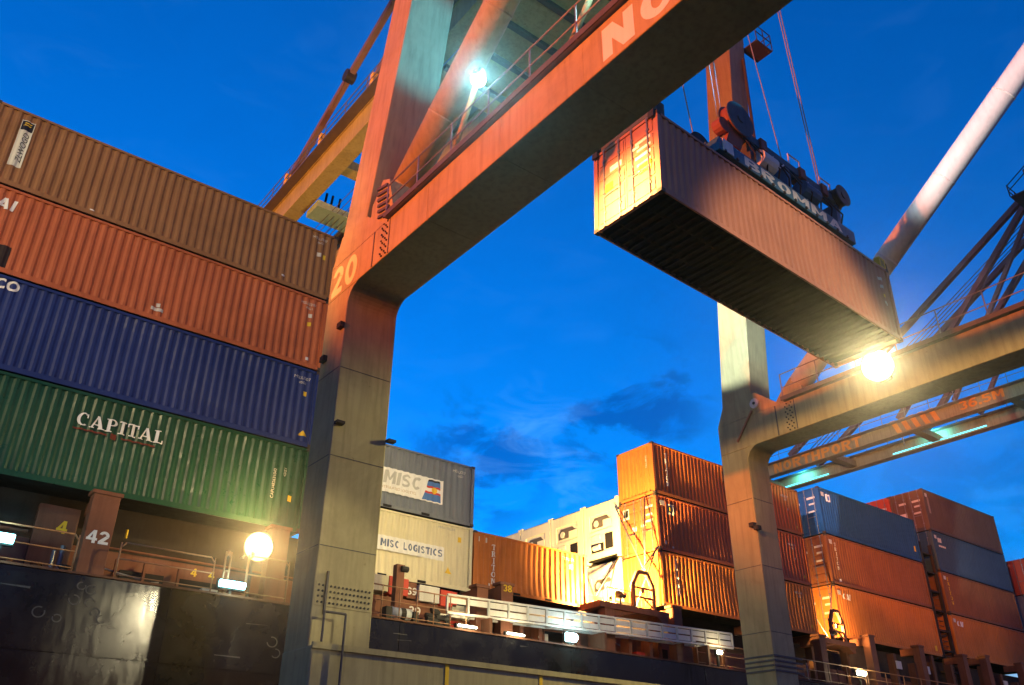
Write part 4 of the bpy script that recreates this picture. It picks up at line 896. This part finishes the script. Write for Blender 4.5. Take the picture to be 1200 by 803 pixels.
# right pylon platform
pf = MB().box(26.9, 28.1, 15.9, 16.8, 32.4, 32.46).build('pylon_platform', grey_d, cr_)
for h in (.5, 1.0): MB().path([(26.9, 15.9, 32.5 + h), (28.1, 15.9, 32.5 + h), (28.1, 16.8, 32.5 + h)], .025).build('handrail', grey_d, pf)
for x, y in ((28.1, 15.9), (28.1, 16.8), (27.5, 15.9), (26.9, 15.9)): MB().tube((x, y, 32.46), (x, y, 33.5), .025).build('railing_post', grey_d, pf)
MB().tube((26.6, 16.6, 31.5), (27.3, 17.3, 20), .07).build('conduit', grey_d, cr_)
# trolley above, out of frame
MB().box(14.6, 21.8, 9.5, 15.5, 33.6, 34.4).build('trolley', grey_d, cr_)
# landside cross beam with floodlight; upper lamp and post added out of view
MB().box(XL1, XR0, -12.5, -11.3, 11.4, 12.7).build('cross_beam', grey, cr_)
flood(cr_, (17.7, -11.0, 11.1), (7, 25, 4.4), .3, warm_w, depth=.4); flood(cr_, (17.5, -11.0, 15.3), (20, 27, 10), .3, warm_w, depth=.4); MB().box(17.4, 17.6, -12, -11.5, 12.701, 15.3).build('lamp_post', grey, cr_)
spot('landside_flood_light', (17.5, -10.7, 15.3), (20.5, 27, 10), 25000, (1, .76, .4), 26, .5, .4)  # added upper lamp, lights the cream and grey boxes
spot('landside_flood_light', (17.7, -10.7, 11.1), (7.0, 25, 3.8), 15000, (1, .85, .5), 8, .5, .35)

# ------------------------------------------------------------------ container on the hook
hang_rot = (0, R(2.4), R(.6))
hc = container('hangdoors', (13.36, 11.2, 13.69), (11.15, 2.44, 2.75), 'hanging', 'dull red container hanging from the spreader under the crane, doors brightly lit', None, rot=hang_rot)
for (y, z, a, b_) in [(.28, 2.0, .55, .1), (.28, 1.75, .5, .08), (.3, 1.5, .55, .1), (.3, 1.25, .5, .08), (.32, 1.0, .45, .1), (1.35, 1.75, .45, .18), (.7, 1.9, .3, .08)]: on_end(hc, y, z, a, b_, white_old)
on_end(hc, .3, .95, .42, .4, yellow); on_end(hc, 1.7, 1.15, .3, .25, yellow)
sticker(hc, 10.4, 2.1, .3, .12, white_old); sticker(hc, 10.5, 1.8, .18, .12, white_old); sticker(hc, 10.55, 1.45, .15, .12, yellow); sticker(hc, 10.55, 1.2, .2, .1, white_old)
# ------------------------------------------------------------------ spreader and headblock (local frame of the hung box)
sp_ = root('container_spreader', 'blue spreader with headblock and sheaves gripping the hanging container', 'spreader', (13.36, 11.2, 13.69)); sp_.rotation_euler = hang_rot
T = 2.78
rust_d = paint('rusted_red', (.26, .085, .05), .6, .4, .4, .4)
def sb(name, mb, mat, par=None, **k): return mb.build(name, mat, par or sp_, local=True, **k)
sb('telescopic_beam', MB().box(.15, 11.0, .75, 1.15, T + .1, T + .5), spread_b, bevel=.02); sb('telescopic_beam', MB().box(.15, 11.0, 1.35, 1.75, T + .1, T + .5), spread_b, bevel=.02)
mf = sb('main_frame', MB().box(2.6, 9.4, .02, 2.3, T + .2, T + .68), spread_b, bevel=.02)
place(block('BROMMA', .34, 4.9, .14), 'lettering', white_old, sp_, 'Y-', (3.75, .02, T + .27), local=True)
sb('end_panel', MB().box(2.75, 3.2, -.02, .015, T + .22, T + .66), white_p); 
for x in (.06, 10.85):
    eb = sb('end_beam', MB().box(x, x + .25, .05, 2.39, T + .05, T + .35), grey_d, bevel=.02)
    for y in (.05, 2.2): sb('twistlock_box', MB().box(x - .05, x + .3, y, y + .19, T + .02, T + .42), yellow if x > 5 else grey_d, eb); sb('flipper', MB().bar((x + (-.1 if x < 5 else .35), y + .1, T + .3), (x + (-.14 if x < 5 else .4), y + .1, T - .25), .2, .05, up=(1, 0, 0)), iron, eb)
hb_ = sb('headblock', MB().box(3.7, 9.3, .2, .48, T + 1.75, T + 2.05).box(3.7, 9.3, 1.3, 1.55, T + 1.75, T + 2.05), paint('headblock_steel', (.06, .11, .13), .5, .3, .2, .2), bevel=.02)
for x in (4.4, 6.2, 7.6, 8.9): sb('headblock_post', MB().box(x, x + .22, .22, 1.5, T + .69, T + 1.749), spread_b if x > 6 else grey_d, hb_)
for x in (5.2, 7.0): sb('ladder_bar', MB().bar((x, .12, T + .8), (x + .75, .12, T + 1.6), .05, .05), white_p, hb_); sb('ladder_bar', MB().bar((x - .3, .1, T + 1.1), (x + .2, .1, T + 1.6), .04, .04), white_p, hb_)
sb('motor', MB().tube((6.7, .15, T + 1.1), (7.5, .15, T + 1.1), .3, 14), spread_b, hb_); sb('motor', MB().tube((4.6, .15, T + 1.1), (5.3, .15, T + 1.1), .3, 14), white_p, hb_)
for x in (3.75, 9.1):
    sh = sb('sheave', MB().tube((x, .0, T + 2.05), (x, .3, T + 2.05), .55 if x < 5 else .34, 26), rust_d if x < 5 else iron, hb_, smooth=True)
    sb('hub', MB().tube((x, -.05, T + 2.05), (x, .0, T + 2.05), .14, 14), grey_d, sh)
    sh = sb('sheave', MB().tube((x, 1.5, T + 2.05), (x, 1.8, T + 2.05), .5 if x < 5 else .34, 26), iron, hb_, smooth=True)
sb('sheave_plate', MB().prism([(3.1, T + .87), (3.75, T + .87), (4.15, T + 1.9), (3.5, T + 2.0)], 'Y', .1, .25), rust_d, hb_)
for q in range(9):
    x = 3.9 + q * .55; d_ = .12 + .1 * (q % 3); pts = [(x, .25, T + 1.75), (x + .1, .02 - d_ * .3, T + 1.35 - d_), (x + .35, .0 - d_ * .3, T + .95), (x + .5, .1, T + .7)]; sb('hose', MB().path(pts, .028, 6), iron, hb_)
for x in (3.75, 9.1):
    for y in (-.02, .3): sb('sheave_flange', MB().tube((x, y, T + 2.05), (x, y + .03, T + 2.05), .62 if x < 5 else .4, 26), grey_d, hb_, smooth=True)
for x in (4.9, 6.9, 8.1): sb('clamp', MB().box(x, x + .3, .12, .56, T + 1.7, T + 2.12), rust_d, hb_, bevel=.01)
for q in range(12): sb('bracket', MB().box(2.8 + q * .55, 2.88 + q * .55, -.03, .02, T + .2, T + .27), grey_d, mf)
sb('cable_basket', MB().tube((3.1, .1, T + 1.5), (3.1, .4, T + 1.5), .26, 14), rust_d, hb_)
for x in (6.6, 8.3):
    m = MB(); m.path([(x, .3, T + 2.05), (x, .3, T + 2.6), (x + .6, .3, T + 2.6), (x + .6, .3, T + 2.05)], .025); sb('guard_rail', m, white_p, hb_)
# hoist ropes
bpy.context.view_layer.update()
MW = Matrix.Translation(sp_.location) @ sp_.rotation_euler.to_matrix().to_4x4()
for i, (x, y, tx, ty) in enumerate(((3.6, .7, 15.9, 11.3), (3.9, .75, 16.6, 11.4), (8.95, .7, 20.3, 11.2), (9.2, .75, 20.9, 11.4), (9.1, 1.8, 21.2, 13.4), (3.8, 1.8, 16.2, 13.4))):
    p = MW @ Vector((x, y, T + 2.6)); p.z -= GZ
    o = MB().tube(p, (tx, ty, 33.6), .02, 8).build('hoist_rope', lace, cr_, smooth=True)

# ------------------------------------------------------------------ the neighbouring crane
nb = root('gantry_crane', 'far neighbouring gantry crane lettered NORTHPORT 36.5M, boom over the ship', 'crane', (79, 4, -GZ), None)
X0 = 76.0
boom(nb, X0, -14, 56, True, 1.2)
place(block('NORTHPORT', 1.05, 10.4, .14), 'lettering', orange_l, nb, 'X-', (X0 - .061, 51.9, 32.03))
for q in range(5):
    y = 38.2 - q * .95; MB().add([(X0 - .066, y, 33.45), (X0 - .066, y - .5, 33.45), (X0 - .066, y - 1.0, 32.1), (X0 - .066, y - .5, 32.1)], [(0, 1, 2, 3)]).build('stripe', orange_l, nb)
place(block('36.5M', .85, 4.0, .12), 'lettering', orange_l, nb, 'X-', (X0 - .061, 31.5, 32.3))
for x in (70, 87.3):
    MB().box(x, x + 1.6, 19, 20.25, -GZ + .3, 13).build('leg', grey, nb); MB().box(x, x + 1.6, -12.6, -11.2, -GZ + .3, 13).build('leg', grey, nb); MB().box(x, x + 1.6, -12.7, 20.25, 13.002, 14.2).build('portal_beam', grey, nb)
    MB().frustum((x, x + 1.6, 18.6, 20), (x + (4 if x < 80 else -4), x + 1 + (4 if x < 80 else -4), 17.5, 18.7), 14.2, 50).build('upper_leg', grey, nb)
ap = MB().box(75, 83, 17.2, 20.2, 50, 52.4).build('apex_beam', paint('apex_steel', (.22, .13, .09), .5, .3, .3, .3), nb)
MB().box(73.5, 84, 19.6, 21.4, 49.2, 49.3).build('apex_platform', grey_d, nb)
for h in (.6, 1.2): MB().path([(73.5, 21.4, 49.3 + h), (84, 21.4, 49.3 + h)], .05, 6).path([(73.5, 17, 52 + h), (73.5, 21.4, 49.3 + h)], .05, 6).build('handrail', iron, nb)
for x in (73.5, 75, 77, 79): MB().tube((x, 21.4, 49.3), (x, 21.4, 50.6), .05, 6).build('railing_post', iron, nb)
for x in (76.4, 81.3):
    stay(nb, (x, 50, 33.6), (x, 20.4, 51), .5, .5, .3); stay(nb, (x, 37.5, 33.6), (x, 20.2, 50.8), .5, .5, .2); stay(nb, (x, 32, 33.6), (x, 20.0, 50.4), .35, .35)
for k in range(4): MB().tube((77.5 + k * .5, 49, 33.6), (77.5 + k * .5, 20, 50), .045, 5).build('boom_rope', cable_m, nb)
for y, l_ in ((31.5, 9.5), (48.5, 6.0), (20, 7)):
    MB().box(80.7, 80.78, y, y + l_, 32.1, 32.2).build('boom_lamp', glow('boom_tube', (.12, .8, 1), 2.2), nb); spot('boom_lamp_light', (79.6, y + l_ / 2, 33.0), (81, y + l_ / 2, 32.3), 700, (.08, .75, 1), 160, .9, .05)
spot('added_stack_light', (70, -10.5, 11), (52, 27, 10), 8000, (1, .66, .32), 36, .6, .4)  # added spot without fixture, brightens the near sides of the far stacks
MB().bar((77.2, 38, 32.8), (80.3, 39.4, 32.6), .12, .12).build('cable_arm', white_p, nb)

# ------------------------------------------------------------------ unseen light mast to the left, added to light the crane's left faces
lm = root('added_light_mast', 'added unseen light mast with sodium floodlights, left of the picture', 'light mast', (-32, 14, -GZ))
MB().tube((-32, 14, -GZ), (-32, 14, 23), .35, 16, .18).build('pole', steel, lm, smooth=True)
MB().box(-33.2, -30.8, 13.6, 14.4, 21.6, 21.9).build('crown', grey_d, lm)
for y in (13.5, 14.6): flood(lm, (-31.3, y, 16.0), (10, 14, 17), .35, sodium, depth=.4)
spot('added_mast_light', (-30.9, 14, 16), (14, 12.6, 19.4), 165000, (1, .165, .0), 31, .35, .4)
spot('added_mast_light', (-30.9, 14.4, 21.6), (15, 39, 33), 270000, (1, .32, .03), 26, .6, .4)
# second mast, unseen and added to light the stacked boxes
lm2 = root('added_light_mast', 'added light mast, unseen behind the camera to the left', 'light mast', (-24, -3, -GZ))
MB().tube((-24, -3, -GZ), (-24, -3, 20.6), .35, 16, .18).build('pole', steel, lm2, smooth=True)
MB().box(-25, -23, -3.4, -2.6, 20.2, 20.5).build('crown', grey_d, lm2)
flood(lm2, (-23.6, -2.4, 20), (5, 26, 15), .35, warm_w, depth=.4)
spot('added_mast_light', (-23.4, -2.1, 20), (5.5, 26, 15.6), 47000, (1, .76, .38), 25, .45, .4)

# ------------------------------------------------------------------ added haze: forward scattering, stands in for lens glare round the lamps
spot('ship_flood_halo', (9.78, 24.95, 6.98), (0, 0, -.5), 14000, (1, .66, .24), 22, 1, .06)  # added beam aimed at the camera, only for the lamp's halo
spot('portal_flood_halo', (25.4, 12.78, 13.28), (0, 0, -.5), 21000, (1, .8, .4), 18, 1, .06)  # extra camera-facing beam, feeds this lamp's halo
spot('added_lamp_beam', (8.85, 12.95, 16.1), (0, 0, -.5), 9000, (.35, .9, 1), 22, 1, .05)  # halo beam added for the post lamp
hz = MB().box(-700, 1600, -800, 2600, -9.6, 56.5).build('haze', None); hz['kind'] = 'stuff'
hm_ = bpy.data.materials.new('lamp_glow_haze'); hm_.use_nodes = True; t = hm_.node_tree; t.nodes.clear()
mo = t.nodes.new('ShaderNodeOutputMaterial'); pv = t.nodes.new('ShaderNodeVolumePrincipled')
pv.inputs['Color'].default_value = (.95, .95, .95, 1); pv.inputs['Density'].default_value = .00022; pv.inputs['Anisotropy'].default_value = .95
pv.inputs['Density Attribute'].default_value = ''
try: hm_.cycles.homogeneous_volume = True
except Exception: pass
t.links.new(pv.outputs[0], mo.inputs['Volume']); hz.data.materials.append(hm_)
